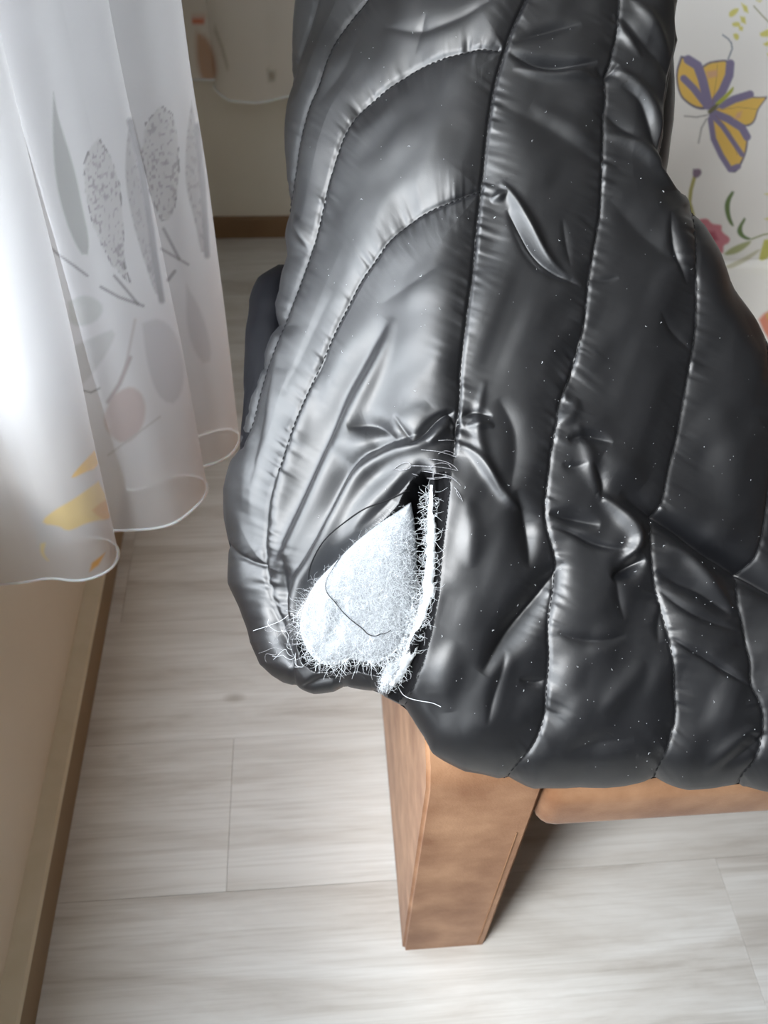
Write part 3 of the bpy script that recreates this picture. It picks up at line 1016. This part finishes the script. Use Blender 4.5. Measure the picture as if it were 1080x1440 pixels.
# named folds: (polyline, half width px, height mm, taper)
FOLDS = [
    # left panel: long finger fold and its neighbours
    ([(556, 448), (536, 505), (512, 548), (480, 610), (452, 672), (420, 745), (392, 805), (380, 836)], 15, 8.0),
    ([(546, 452), (510, 505), (478, 555), (455, 610), (430, 668), (404, 735), (388, 790)], 26, -11.5),
    ([(450, 520), (428, 575), (402, 650), (384, 720), (378, 800)], 11, 3.5),
    ([(494, 603), (527, 595), (560, 618)], 13, -5.0),
    ([(475, 625), (505, 628), (528, 640)], 22, 4.0),
    ([(545, 615), (572, 598), (604, 570)], 14, 1.5),
    ([(579, 628), (594, 614), (616, 588), (640, 578)], 6.5, -6.0),
    ([(556, 585), (570, 606), (584, 626)], 6, -2.0),
    ([(604, 626), (620, 605), (636, 598)], 8, 3.0),
    ([(626, 578), (640, 592), (640, 615)], 6, -3.5),
    ([(412, 905), (398, 860), (394, 818), (402, 780)], 14, -8.0),
    ([(412, 818), (406, 855), (411, 892)], 7, 3.0),
    ([(372, 845), (392, 900), (420, 940)], 10, -5.0),
    ([(360, 560), (352, 640), (346, 720)], 9, 1.8),
    ([(400, 480), (384, 560), (366, 640), (352, 730)], 8, 2.2),
    ([(390, 520), (372, 600), (356, 690)], 8, -2.2),
    ([(340, 720), (336, 800), (352, 870)], 12, 2.0),
    # flap outline and inner rim
    ([(620, 612), (590, 631), (557, 636), (522, 655), (503, 676), (482, 716), (464, 756), (445, 786), (437, 800), (420, 822), (412, 860), (416, 895)], 13, 9.0),
    ([(603, 660), (570, 672), (535, 700), (500, 738), (470, 770), (445, 800)], 16, 2.5),
    ([(605, 662), (585, 668), (560, 690), (528, 726), (505, 748)], 9, -3.5),
    ([(604, 606), (575, 616), (548, 622), (512, 640), (490, 662), (470, 704), (450, 748), (430, 782), (408, 815)], 10, -5.0),
    ([(430, 960), (455, 950), (482, 956)], 8, -5.0),
    ([(400, 950), (440, 955), (470, 950)], 14, 3.0),
    ([(490, 960), (515, 955), (545, 964)], 10, 2.5),
    # top left
    ([(540, 40), (590, 50), (640, 34), (700, 0)], 10, -1.8),
    ([(452, 150), (490, 95), (504, 40)], 14, -1.5),
    ([(584, 75), (592, 52), (604, 22)], 6, -1.0),
    ([(415, 300), (425, 330), (432, 350)], 6, 3.0),
    ([(530, 430), (590, 400), (650, 345)], 14, -1.0),
    ([(400, 560), (440, 470), (470, 410)], 16, -1.5),
    # column between the main seam and S1
    ([(703, 257), (718, 276), (735, 310), (752, 345), (768, 372), (800, 396)], 8, 5.5),
    ([(712, 296), (730, 330), (748, 360), (772, 384), (815, 405)], 9, -6.0),
    ([(690, 282), (712, 272)], 6, 3.0),
    ([(714, 72), (735, 84), (765, 94), (800, 96), (838, 90)], 9, -6.5),
    ([(720, 60), (770, 45), (815, 38)], 10, -3.5),
    ([(720, 96), (770, 108), (815, 106), (845, 124)], 8, 3.5),
    ([(700, 150), (760, 175), (840, 230)], 26, -3.0),
    ([(745, 150), (800, 180), (842, 215)], 14, 2.0),
    ([(788, 310), (793, 345), (800, 378)], 6, -1.2),
    ([(682, 535), (668, 595), (676, 640), (702, 700)], 8, 2.0),
    ([(648, 588), (664, 578), (692, 586)], 6, -3.0),
    ([(655, 600), (680, 596), (694, 602)], 6, 2.5),
    ([(700, 560), (722, 600), (724, 640), (715, 690)], 18, -3.2),
    ([(650, 625), (668, 640), (690, 672), (712, 705), (735, 720)], 8, 4.0),
    ([(655, 700), (662, 760), (658, 800)], 14, 2.0),
    ([(700, 715), (716, 760), (722, 830), (704, 885)], 30, 3.2),
    ([(722, 690), (736, 722), (743, 756), (742, 800)], 13, -5.5),
    ([(792, 790), (756, 842), (716, 888), (676, 945)], 21, -12.5),
    ([(712, 915), (702, 950), (690, 985), (684, 1015)], 9, -2.2),
    ([(640, 900), (620, 950), (630, 1000)], 20, 2.5),
    ([(650, 1030), (700, 1010), (745, 1010)], 26, 1.5),
    ([(730, 955), (752, 962), (768, 956)], 7, -2.5),
    # column S1 - S2
    ([(862, 20), (880, 55), (900, 85)], 6, 2.0),
    ([(850, 92), (885, 112), (918, 148), (934, 190), (926, 235)], 9, 3.4),
    ([(868, 92), (850, 112), (836, 96)], 8, -2.5),
    ([(872, 122), (898, 140), (912, 170), (922, 205), (934, 240)], 9, -3.0),
    ([(870, 20), (900, 60), (930, 90), (945, 120)], 12, -3.0),
    ([(885, 0), (920, 40), (938, 80)], 9, 3.0),
    ([(850, 160), (872, 178), (900, 200)], 10, -3.0),
    ([(850, 190), (880, 195), (915, 215), (940, 250), (968, 300)], 12, 5.0),
    ([(855, 280), (900, 330), (950, 375)], 24, -3.5),
    ([(940, 300), (945, 350), (965, 400)], 7, -3.0),
    ([(925, 440), (945, 470), (975, 495)], 7, -1.8),
    ([(826, 392), (845, 397), (868, 392)], 6, -1.5),
    ([(796, 620), (822, 612), (858, 624)], 9, -4.8),
    ([(808, 596), (824, 636), (828, 672), (842, 700)], 10, 2.4),
    ([(788, 652), (802, 660), (822, 652)], 7, -1.6),
    ([(830, 650), (846, 680), (840, 708)], 8, -3.0),
    ([(771, 722), (800, 730), (840, 740)], 11, -5.5),
    ([(835, 695), (862, 715), (884, 738), (894, 760), (880, 784), (862, 800)], 11, 7.5),
    ([(775, 740), (800, 748), (835, 768), (875, 775)], 6, -3.0),
    ([(856, 816), (878, 800), (904, 786)], 13, -9.5),
    ([(862, 806), (866, 836), (876, 872)], 8, -2.0),
    ([(783, 888), (808, 900), (850, 902), (880, 892)], 8, -2.5),
    ([(845, 640), (880, 660), (905, 680)], 26, 4.0),
    ([(840, 1000), (880, 960), (905, 930)], 16, 2.0),
    ([(790, 1060), (840, 1040), (890, 1035)], 16, -1.8),
    ([(776, 600), (800, 585), (812, 560)], 10, 2.5),
    # the long dark fold running down to the right
    ([(868, 694), (898, 712), (926, 730), (958, 748), (990, 772), (1022, 790), (1052, 806), (1100, 838), (1180, 880)], 16, -17.0),
    ([(930, 768), (958, 776), (980, 800), (1000, 830), (1030, 860)], 11, 4.5),
    ([(920, 802), (950, 820), (985, 835), (1025, 866)], 12, -5.0),
    ([(943, 896), (965, 912), (992, 926), (1020, 945), (1060, 968)], 5.5, -3.0),
    ([(922, 826), (955, 856), (990, 874), (1040, 890)], 6, -2.5),
    ([(925, 905), (925, 880), (930, 850)], 7, -1.5),
    ([(1000, 560), (1030, 640), (1020, 720)], 26, 2.0),
    ([(1010, 1075), (1040, 1060), (1080, 1030)], 10, -2.5),
    ([(985, 1080), (1020, 1050), (1060, 1020)], 10, 2.0),
    ([(1010, 350), (1035, 420), (1075, 500)], 14, -2.0),
]
for ln, w, hmm in FOLDS:
    ln = smooth_line(ln, 24, 2)
    lo, hi = ln.min(0)-3*w, ln.max(0)+3*w
    k = (PX > lo[0]) & (PX < hi[0]) & (PY > lo[1]) & (PY < hi[1])
    if not k.any():
        continue
    d, s_, _, L_ = poly_dist(PX[k], PY[k], ln)
    tp = np.clip(np.sin(np.pi*np.clip(s_/L_, 0.0, 1.0)), 0, 1)
    ww = w*(0.45+0.6*tp)
    pr = np.exp(-(d/ww)**2)
    if hmm < 0:
        pr = 0.5*pr+0.5*np.exp(-(np.sqrt((d/ww)**2+0.02)-0.141)*2.0)
    H[k] += hmm*0.001*1.3*pr*tp**0.9*np.clip(2.9-d/w, 0, 1)

# the torn-open cavity
dh, *_ = poly_dist(PX, PY, np.vstack([HOLE, HOLE[:1]]))
inh = in_poly(PX, PY, HOLE)
H = np.where(inh, H-0.034*(1-np.exp(-(dh/6)**2)), H)
lip = np.exp(-(dh/10)**2)*np.clip((612-PX)/14, 0, 1)*np.clip((900-PY)/60, 0, 1)
H = np.where(inh, H-0.006*np.clip((612-PX)/14, 0, 1)*np.clip((900-PY)/60, 0, 1), H-0.006*lip)
da, *_ = poly_dist(PX, PY, np.vstack([ALLOW, ALLOW[:1]]))
ina = in_poly(PX, PY, ALLOW)
H = np.where(ina, H-0.004*np.clip(da/6, 0, 1), H)
SURF = BASE+NRM*H[..., None]
du = np.gradient(SURF, axis=1)
dv = np.gradient(SURF, axis=0)
SN = np.cross(dv, du)
SN /= np.linalg.norm(SN, axis=-1, keepdims=True)+1e-12
if (SN*NRM).sum() < 0:
    SN = -SN


def surf(x, y, off=0.0):
    """point on the finished cloth, lifted off by `off` metres"""
    x = np.asarray(x, float)
    y = np.asarray(y, float)
    u = np.clip((x-xL(y))/(xR(y)-xL(y)), 0, 1)
    v = np.clip((y-YT)/(yB(u)-YT), 0, 1)
    fu, fv = u*(NU-1), v*(NV-1)
    i, j = np.minimum(fv.astype(int), NV-2), np.minimum(fu.astype(int), NU-2)
    a, b = (fv-i)[..., None], (fu-j)[..., None]

    def bl(A):
        return (A[i, j]*(1-b)+A[i, j+1]*b)*(1-a)+(A[i+1, j]*(1-b)+A[i+1, j+1]*b)*a
    n = bl(NRM)
    return bl(SURF)+n*np.asarray(off, float)[..., None]


jacket = empty('quilted_jacket', (0.15, 0.6, 0.56), 'black quilted puffer jacket with torn seam and white padding draped over the sofa arm', 'jacket')
# split into the quilt panels the stitching makes
fx = (PX[:-1, :-1]+PX[1:, 1:])/2
fy = (PY[:-1, :-1]+PY[1:, 1:])/2


def xat(ln, y, reach=True):
    ln = np.array(ln, float)
    o = np.argsort(ln[:, 1], kind='stable')
    return np.interp(y, ln[o, 1], ln[o, 0])


right_of_main = fx > xat(MAIN+MAIN_LOW[1:]+[(560, 1200)], fy)
reg = np.zeros(fx.shape, int)
nl = np.zeros(fx.shape, int)
for ln in (C00, C0, C1, C2):
    y0 = min(p[1] for p in ln)
    nl += ((fy > y0) & (fx > xat(ln, fy))).astype(int)
low = (nl == 2) & (fy > np.interp(fx, [p[0] for p in L1], [p[1] for p in L1]))
nl = np.where(fy > np.interp(fx, [300]+[p[0] for p in L1], [762]+[p[1] for p in L1]), np.where((nl <= 3) & (nl != 4) & (fx < xat(C2, fy)), 5, nl), nl)
nr = np.zeros(fx.shape, int)
for ln in (S1, S2, S3, S4):
    y0 = min(p[1] for p in ln)
    nr += ((fy > y0) & (fx > xat(ln, fy))).astype(int)
nr = np.where((fy < 272) & (fx > xat(BK, fy)) & (nr == 1), 6, nr)
reg = np.where(right_of_main, 10+nr, nl)
hole_f = in_poly(fx, fy, HOLE)
reg = np.where(in_poly(fx, fy, FLAP), 30, reg)
reg = np.where(in_poly(fx, fy, ALLOW), 31, reg)
reg = np.where(hole_f, 32, reg)
# every connected patch is a panel of its own
lab = np.arange(reg.size).reshape(reg.shape)
for _ in range(60):
    old = lab.copy()
    for sl in (range(1, lab.shape[0]), range(lab.shape[0]-2, -1, -1)):
        for i in sl:
            p = i-1 if sl.step == 1 else i+1
            same = reg[i] == reg[p]
            lab[i] = np.where(same, np.minimum(lab[i], lab[p]), lab[i])
    for sl in (range(1, lab.shape[1]), range(lab.shape[1]-2, -1, -1)):
        for i in sl:
            p = i-1 if sl.step == 1 else i+1
            same = reg[:, i] == reg[:, p]
            lab[:, i] = np.where(same, np.minimum(lab[:, i], lab[:, p]), lab[:, i])
    if (old == lab).all():
        break
# crumbs join the patch beside them
ids, cnt = np.unique(lab, return_counts=True)
tiny = np.isin(lab, ids[cnt < 700])
for _ in range(400):
    if not tiny.any():
        break
    for ax, sh in ((1, 1), (1, -1), (0, 1), (0, -1)):
        nb, nt, ng = np.roll(lab, sh, ax), np.roll(tiny, sh, ax), np.roll(reg, sh, ax)
        edge_ = 0 if sh == 1 else -1
        if ax == 1:
            nt[:, edge_] = True
        else:
            nt[edge_] = True
        k = tiny & ~nt
        lab = np.where(k, nb, lab)
        reg = np.where(k, ng, reg)
        tiny = tiny & ~k
GF = grid_faces(NV, NU)
if True:
    q = GF[0]
    A, B, C_ = (SURF.reshape(-1, 3)[q[k]] for k in (0, 1, 2))
    if np.dot(np.cross(B-A, C_-B), SN.reshape(-1, 3)[q[0]]) < 0:
        GF = GF[:, ::-1]
SV, SNv = SURF.reshape(-1, 3), SN.reshape(-1, 3)
rf = reg.ravel()
lf = lab.ravel()
for l_ in np.unique(lf):
    sel = lf == l_
    fs = GF[sel]
    r = rf[sel][0]
    vs, inv = np.unique(fs, return_inverse=True)
    nm = {30: 'torn_flap', 31: 'seam_allowance', 32: 'torn_pocket'}.get(int(r), 'quilt_panel')
    me = np_mesh(nm, SV[vs], inv.reshape(-1, 4), True, SNv[vs])
    o = link(nm, me, M_DARK if r in (31, 32) else M_NYLON, jacket)
    if r == 30:
        o['label'] = 'torn fabric edge folded back from the split seam'
    if r == 31:
        o['label'] = 'inside seam edge turned out along the split'
    if r == 32:
        o['label'] = 'dark inside of the torn opening'
# the jacket's underside closes the volume
st = 6
ii, jj = np.arange(0, NV, st), np.arange(0, NU, st)
ii = np.unique(np.append(ii, NV-1))
jj = np.unique(np.append(jj, NU-1))
sub = SURF[np.ix_(ii, jj)]
Ug, Vg = U[np.ix_(ii, jj)], Vv[np.ix_(ii, jj)]
tk = 0.065*np.clip(np.minimum.reduce([Ug, 1-Ug, 1-Vg, Vg])/0.12, 0, 1)**0.5
back = BASE[np.ix_(ii, jj)]-NRM[np.ix_(ii, jj)]*tk[..., None]
edge = (tk < 1e-6)
back[edge] = sub[edge]
me = np_mesh('under_lining', back.reshape(-1, 3), grid_faces(len(ii), len(jj)))
link('under_lining', me, M_DARK, jacket)

# stitch lines along every seam
for nm, ln in SEAMS.items():
    if nm in ('L1', 'BK', 'C00'):
        continue
    P2 = smooth_line(ln, 400, 1)
    if nm == 'C2':
        P2 = P2[:int(400*0.62)]
    L_ = np.linalg.norm(np.diff(P2, axis=0), axis=1).sum()
    n = int(L_/8.5)
    P2 = resample(P2, n*5)
    keep = (P2[:, 1] > -100) & (P2[:, 0] < 1290)
    parts = []
    for k in range(n):
        q = P2[k*5:k*5+4]
        if not keep[k*5:k*5+4].all():
            continue
        w = surf(q[:, 0], q[:, 1], np.array([0.0, 0.0005, 0.0005, 0.0]))
        parts.append(tube(w, 0.00045, 4))
    V, Fa = join(parts)
    o = link('stitching', np_mesh('stitching', V, Fa), M_THREAD, jacket)
    o['kind'] = 'stuff'
# topstitch on the flap edge
for ln in ([(572, 688), (542, 706), (512, 721), (483, 744), (461, 769), (444, 796), (438, 815)],):
    P2 = smooth_line(ln, 150, 2)
    V, Fa = tube(surf(P2[:, 0], P2[:, 1], 0.0006+0*P2[:, 0]), 0.0006, 5)
    link('top_stitch', np_mesh('top_stitch', V, Fa), M_THREAD, jacket)

# the stuffing that swells out of the tear
STUFF = [(578, 706), (584, 740), (587, 790), (585, 836), (576, 892), (560, 918), (540, 930), (520, 934), (498, 926), (478, 934), (456, 936), (440, 926), (428, 908), (421, 884), (424, 862), (434, 836), (446, 816), (470, 792), (500, 762), (540, 730)]
cen = np.array([508.0, 846.0])
bd = smooth_line(STUFF+STUFF[:1], 161, 2)[:-1]
nr_ = 60
V = []
for k in range(nr_+1):
    t = k/nr_
    V.append(cen+(bd-cen)*t)
V = np.array(V)                                  # (nr+1, 160, 2)
tt_ = np.linspace(0, 1, nr_+1)[:, None]
rim = surf(bd[:, 0], bd[:, 1])
rimd = ((rim-CAM) @ AX.T)[:, 2]
dref = 0.738
sx, sy = V[..., 0], V[..., 1]
rimdist = poly_dist(sx, sy, np.vstack([bd, bd[:1]]))[0]
tq = np.clip(rimdist/52, 0, 1)
dep = dref+0.008-0.019*np.sqrt(np.clip(1-(1-tq)**2, 0, 1))+0.010*np.clip((830-sy)/130, 0, 1.2)
dep -= 0.0004*vnoise(sx/9, sy/9, 41)+0.0022*vnoise(sx/31, sy/31, 42)
dep += 0.004*np.exp(-(poly_dist(sx, sy, [(440, 930), (470, 890), (478, 850)])[0]/9)**2)
SP = at(sx, sy, dep)
Fq = grid_faces(nr_+1, 160, True)
ring2 = at(cen[0]+(bd[:, 0]-cen[0])*0.75, cen[1]+(bd[:, 1]-cen[1])*0.75, np.full(len(bd), 0.775))
base_i = (nr_)*160
V3 = np.concatenate([SP.reshape(-1, 3), ring2])
n0 = (nr_+1)*160
j = np.arange(160)
F2 = np.stack([base_i+j, base_i+(j+1) % 160, n0+(j+1) % 160, n0+j], -1)
stuffing = link('padding', np_mesh('padding', V3, [Fq[:, ::-1], F2[:, ::-1]]), M_PAD, jacket)
stuffing['label'] = 'white fluffy padding swelling out of the tear'


def fibres(px0, py0, d0, n, length, r, lift, spread=None, seed=1, dirf=None):
    """curly hairs starting at pixels/depths, as thin three-sided tubes"""
    g = np.random.default_rng(seed)
    parts = []
    for k in range(n):
        L = length*g.uniform(0.4, 1.3)
        a = g.uniform(0, 2*np.pi) if dirf is None else dirf(k)+g.normal(0, 0.6)
        c = g.normal(0, 0.9)
        m_ = 6
        xs_, ys_, zs_ = [px0[k]], [py0[k]], [0.0]
        rise = g.uniform(0.0, 1.0)*lift
        for q in range(m_-1):
            a += c*0.45+g.normal(0, 0.18)
            xs_.append(xs_[-1]+math.cos(a)*L/m_)
            ys_.append(ys_[-1]+math.sin(a)*L/m_)
            zs_.append(rise*math.sin((q+1)/(m_-1)*2.2))
        W = at(np.array(xs_), np.array(ys_), d0[k]-np.array(zs_))
        parts.append(tube(W, np.linspace(r, r*0.5, m_), 3))
    return join(parts)


n = 5200
kk = rng.integers(0, 160, n)
tr = np.sqrt(rng.uniform(0, 1, n))
ri = np.minimum((tr*nr_).astype(int), nr_)
ok = (sy[ri, kk] > 815) | (rimdist[ri, kk] > 9)
ri, kk = ri[ok], kk[ok]
n = len(kk)
V, Fa = fibres(sx[ri, kk], sy[ri, kk], dep[ri, kk]-0.0003, n, 24, 0.00011, 0.0030, seed=3)
o = link('padding_fibres', np_mesh('padding_fibres', V, Fa), M_FUZZ, stuffing)
o['kind'] = 'stuff'
# fringe round the lower rim
n = 520
kk = rng.integers(0, 160, n)
ok = (sy[nr_, kk] > 840)
kk = kk[ok]
V, Fa = fibres(sx[nr_-3, kk], sy[nr_-3, kk], dep[nr_-10, kk]-0.005, len(kk), 30, 0.00016, 0.004, seed=5,
               dirf=lambda q: math.atan2(sy[nr_, kk[q]]-cen[1], sx[nr_, kk[q]]-cen[0]))
o = link('fringe_fibres', np_mesh('fringe_fibres', V, Fa), M_FUZZ, stuffing)
o['kind'] = 'stuff'

# the frayed white edge of the batting along the right lip
EDGE = smooth_line([(607, 682), (607.5, 720), (606, 770), (604, 815), (602, 842), (593, 862), (586, 888), (578, 914), (564, 940), (550, 964)], 120, 2)
wdt = np.interp(np.arange(120), [0, 14, 45, 62, 68, 90, 105, 119], [2.5, 5.5, 7.0, 8.5, 6.5, 7.5, 9, 5])
ed = 0.7335+np.interp(np.arange(120), [0, 30, 119], [0.012, 0.0, -0.004])
ed = np.minimum(ed, ((surf(EDGE[:, 0]+8, EDGE[:, 1])-CAM) @ AX.T)[:, 2]+0.001)
nrm2 = np.gradient(EDGE, axis=0)
nrm2 = np.stack([-nrm2[:, 1], nrm2[:, 0]], -1)
nrm2 /= np.linalg.norm(nrm2, axis=1, keepdims=True)
an = np.linspace(0, 2*np.pi, 13)[:-1]
rows = []
for k in range(120):
    wob = 1+0.25*vnoise(np.array([k/2.3]*12), an*2, 17)
    ox = np.cos(an)*wdt[k]*wob
    oz = np.sin(an)*0.0035*wob
    q = EDGE[k][None]+nrm2[k][None]*ox[:, None]
    rows.append(at(q[:, 0], q[:, 1], ed[k]+oz))
V = np.array(rows).reshape(-1, 3)
lin = link('batting_edge', np_mesh('batting_edge', V, grid_faces(120, 12, True)), M_FUZZ, jacket)
lin['label'] = 'white frayed batting edge along the split seam'
n = 420
kk = rng.integers(4, 118, n)
sgn = np.where(rng.uniform(0, 1, n) < 0.85, 1, -1)
tx, ty = EDGE[kk, 0]+nrm2[kk, 0]*wdt[kk]*0.7*sgn, EDGE[kk, 1]+nrm2[kk, 1]*wdt[kk]*0.7*sgn
left = math.pi if nrm2[40, 0]*1 < 0 else 0.0
V, Fa = fibres(tx, ty, ed[kk]-0.003, n, 20, 0.00018, 0.003, seed=9, dirf=lambda q: math.atan2(nrm2[kk[q], 1]*sgn[q], nrm2[kk[q], 0]*sgn[q]))
o = link('frayed_fibres', np_mesh('frayed_fibres', V, Fa), M_FUZZ, lin)
o['kind'] = 'stuff'
# tuft at the bottom end of the split
TUFT = smooth_line([(536, 972), (535, 952), (545, 934), (560, 926), (572, 930), (566, 950), (554, 964), (540, 974), (536, 972)], 49, 2)[:-1]
tc_ = TUFT.mean(0)
V = []
for k in range(13):
    t = k/12
    q = tc_+(TUFT-tc_)*t
    V.append(at(q[:, 0], q[:, 1], 0.7305-0.006*math.sqrt(1-t*t)+0.006*t*t-0.0012*vnoise(q[:, 0]/5, q[:, 1]/5, 44)))
tuft = link('padding_tuft', np_mesh('padding_tuft', np.array(V).reshape(-1, 3), grid_faces(13, 48, True)[:, ::-1]), M_PAD, jacket)
n = 260
kk = rng.integers(0, 48, n)
tr = np.sqrt(rng.uniform(0, 1, n))
qx, qy = tc_[0]+(TUFT[kk, 0]-tc_[0])*tr, tc_[1]+(TUFT[kk, 1]-tc_[1])*tr
V, Fa = fibres(qx, qy, 0.7285-0.006*np.sqrt(1-tr**2)+0.004*tr, n, 14, 0.00016, 0.0015, seed=12,
               dirf=lambda q: math.atan2(qy[q]-tc_[1], qx[q]-tc_[0]))
o = link('tuft_fibres', np_mesh('tuft_fibres', V, Fa), M_FUZZ, tuft)
o['kind'] = 'stuff'


# loose threads
def c5(pts):
    return [(320+a*400/1080, 540+b*400/1080) for a, b in pts]


def thread(pts, r, mt, lift, label=None, bulge=0.0):
    P2 = smooth_line(pts, 50, 3)
    s = surf(P2[:, 0], P2[:, 1])
    d = ((s-CAM) @ AX.T)[:, 2]
    d = np.convolve(np.pad(d, 4, mode='edge'), np.ones(9)/9, 'valid')
    d = np.minimum(d, ((s-CAM) @ AX.T)[:, 2])-lift-bulge*np.sin(np.linspace(0, np.pi, 50))
    V, Fa = tube(at(P2[:, 0], P2[:, 1], d), r, 5)
    o = link('loose_thread', np_mesh('loose_thread', V, Fa), mt, jacket)
    if label:
        o['label'] = label
    return o


for pts in ([(735, 250), (800, 255), (850, 270), (868, 278)], [(760, 285), (820, 290), (860, 310), (875, 328)], [(690, 310), (760, 312), (830, 318), (870, 328)],
            [(630, 325), (660, 300), (690, 296), (700, 318), (660, 330), (632, 322)], [(700, 340), (760, 360), (820, 352), (860, 360), (885, 385)],
            [(720, 350), (790, 366), (840, 345), (870, 365)], [(860, 390), (880, 415), (893, 445)], [(800, 215), (840, 212), (862, 216)], [(800, 265), (830, 250), (866, 266)],
            [(740, 330), (800, 340), (850, 350), (882, 380)], [(770, 320), (790, 300), (835, 300), (850, 318)], [(868, 395), (872, 420), (888, 438)]):
    thread(c5(pts), 0.00036, M_FRAY, 0.0014, bulge=0.0022)
# black thread lying across the padding
P2 = smooth_line(c5([(430, 655), (400, 700), (372, 745), (372, 790), (410, 830), (440, 870), (480, 905), (515, 930), (530, 950), (560, 960), (582, 948), (600, 948), (620, 935)]), 90, 3)
d = []
FX, FY, FD = sx.ravel(), sy.ravel(), dep.ravel()
for a, b in P2:
    k = np.argmin((FX-a)**2+(FY-b)**2)
    d.append(FD[k])
d = np.convolve(np.pad(np.array(d), 4, mode='edge'), np.ones(9)/9, 'valid')-0.003
V, Fa = tube(at(P2[:, 0], P2[:, 1], d), 0.00042, 6)
o = link('loose_thread', np_mesh('loose_thread', V, Fa), M_THREAD, jacket)
o['label'] = 'black thread lying across the white padding'
# pale tangle left of the tear and the stray thread below it
g = np.random.default_rng(15)
for k in range(16):
    x0, y0 = g.uniform(385, 425), g.uniform(875, 930)
    pts = [(x0, y0)]
    a = g.uniform(0, 6.28)
    for _ in range(5):
        a += g.normal(0, 1.1)
        pts.append((min(max(pts[-1][0]+8*math.cos(a), 352), 428), min(max(pts[-1][1]+8*math.sin(a), 866), 938)))
    thread(pts, 0.00020 if k % 3 else 0.00015, M_FRAY if k % 3 else M_FUZZ, 0.0045)
thread([(356, 887), (378, 880), (398, 872), (408, 862), (414, 864), (412, 876)], 0.00022, M_FUZZ, 0.004, 'pale thread beside the tear')
thread([(560, 966), (568, 980), (590, 986), (608, 988), (620, 994)], 0.0003, M_FUZZ, 0.002, 'pale thread below the tear')
thread([(476, 934), (482, 944), (487, 950)], 0.0003, M_FUZZ, 0.006)

# lint specks on the cloth
g = np.random.default_rng(22)
parts = []
for k in range(330):
    while True:
        x_, y_ = g.uniform(430, 1070), g.uniform(20, 1085)
        if (x_ > 640 or y_ < 560 or g.uniform() < 0.2) and xL(y_)+20 < x_ < xR(y_)-15 and y_ < yB((x_-xL(y_))/(xR(y_)-xL(y_)))-8 and not in_poly(np.array([x_]), np.array([y_]), HOLE)[0]:
            if y_ > 600 or g.uniform() < 0.5:
                break
    r_ = g.choice([0.00018, 0.00025, 0.0004], p=[0.6, 0.3, 0.1])
    ln_ = g.choice([1.0, 3.5], p=[0.85, 0.15])
    a = g.uniform(0, 6.28)
    q = np.array([(x_+t*ln_*math.cos(a+t), y_+t*ln_*math.sin(a+t)) for t in (-0.6, 0, 0.6)])
    parts.append(tube(surf(q[:, 0], q[:, 1], 0.0004+0*q[:, 0]), np.array([r_*0.6, r_, r_*0.6]), 4))
V, Fa = join(parts)
o = link('lint', np_mesh('lint', V, Fa), M_FUZZ, jacket)
o['kind'] = 'stuff'

# sleeve hanging behind on the left
path = smooth_line([(402, 372), (386, 392), (384, 440), (378, 500), (374, 560), (366, 620), (362, 690)], 60, 3)
rad = np.interp(np.arange(60), [0, 4, 10, 30, 45, 59], [10, 26, 35, 33, 30, 26])
sdep = np.interp(np.arange(60), [0, 20, 59], [0.965, 0.93, 0.875])
an = np.linspace(0, 2*np.pi, 41)[:-1]
rows = []
for k in range(60):
    w = 1+0.06*vnoise(an*1.9, np.full(40, k/6.0), 51)
    q = path[k]
    rows.append(at(q[0]+np.cos(an)*rad[k]*w, q[1]+0*an, sdep[k]+np.sin(an)*0.045*w*rad[k]/34))
V = np.array(rows).reshape(-1, 3)
c0 = at(np.array([path[0, 0]]), np.array([path[0, 1]]), np.array([sdep[0]]))
c1 = at(np.array([path[-1, 0]]), np.array([path[-1, 1]]), np.array([sdep[-1]]))
n0 = len(V)
V = np.concatenate([V, c0, c1])
j = np.arange(40)
caps = np.concatenate([np.stack([np.full(40, n0), (j+1) % 40, j], -1), np.stack([np.full(40, n0+1), 59*40+j, 59*40+(j+1) % 40], -1)])
o = link('sleeve', np_mesh('sleeve', V, [grid_faces(60, 40, True), caps]), M_SLEEVE, jacket)
o['label'] = 'dark sleeve hanging in shade behind the left side'
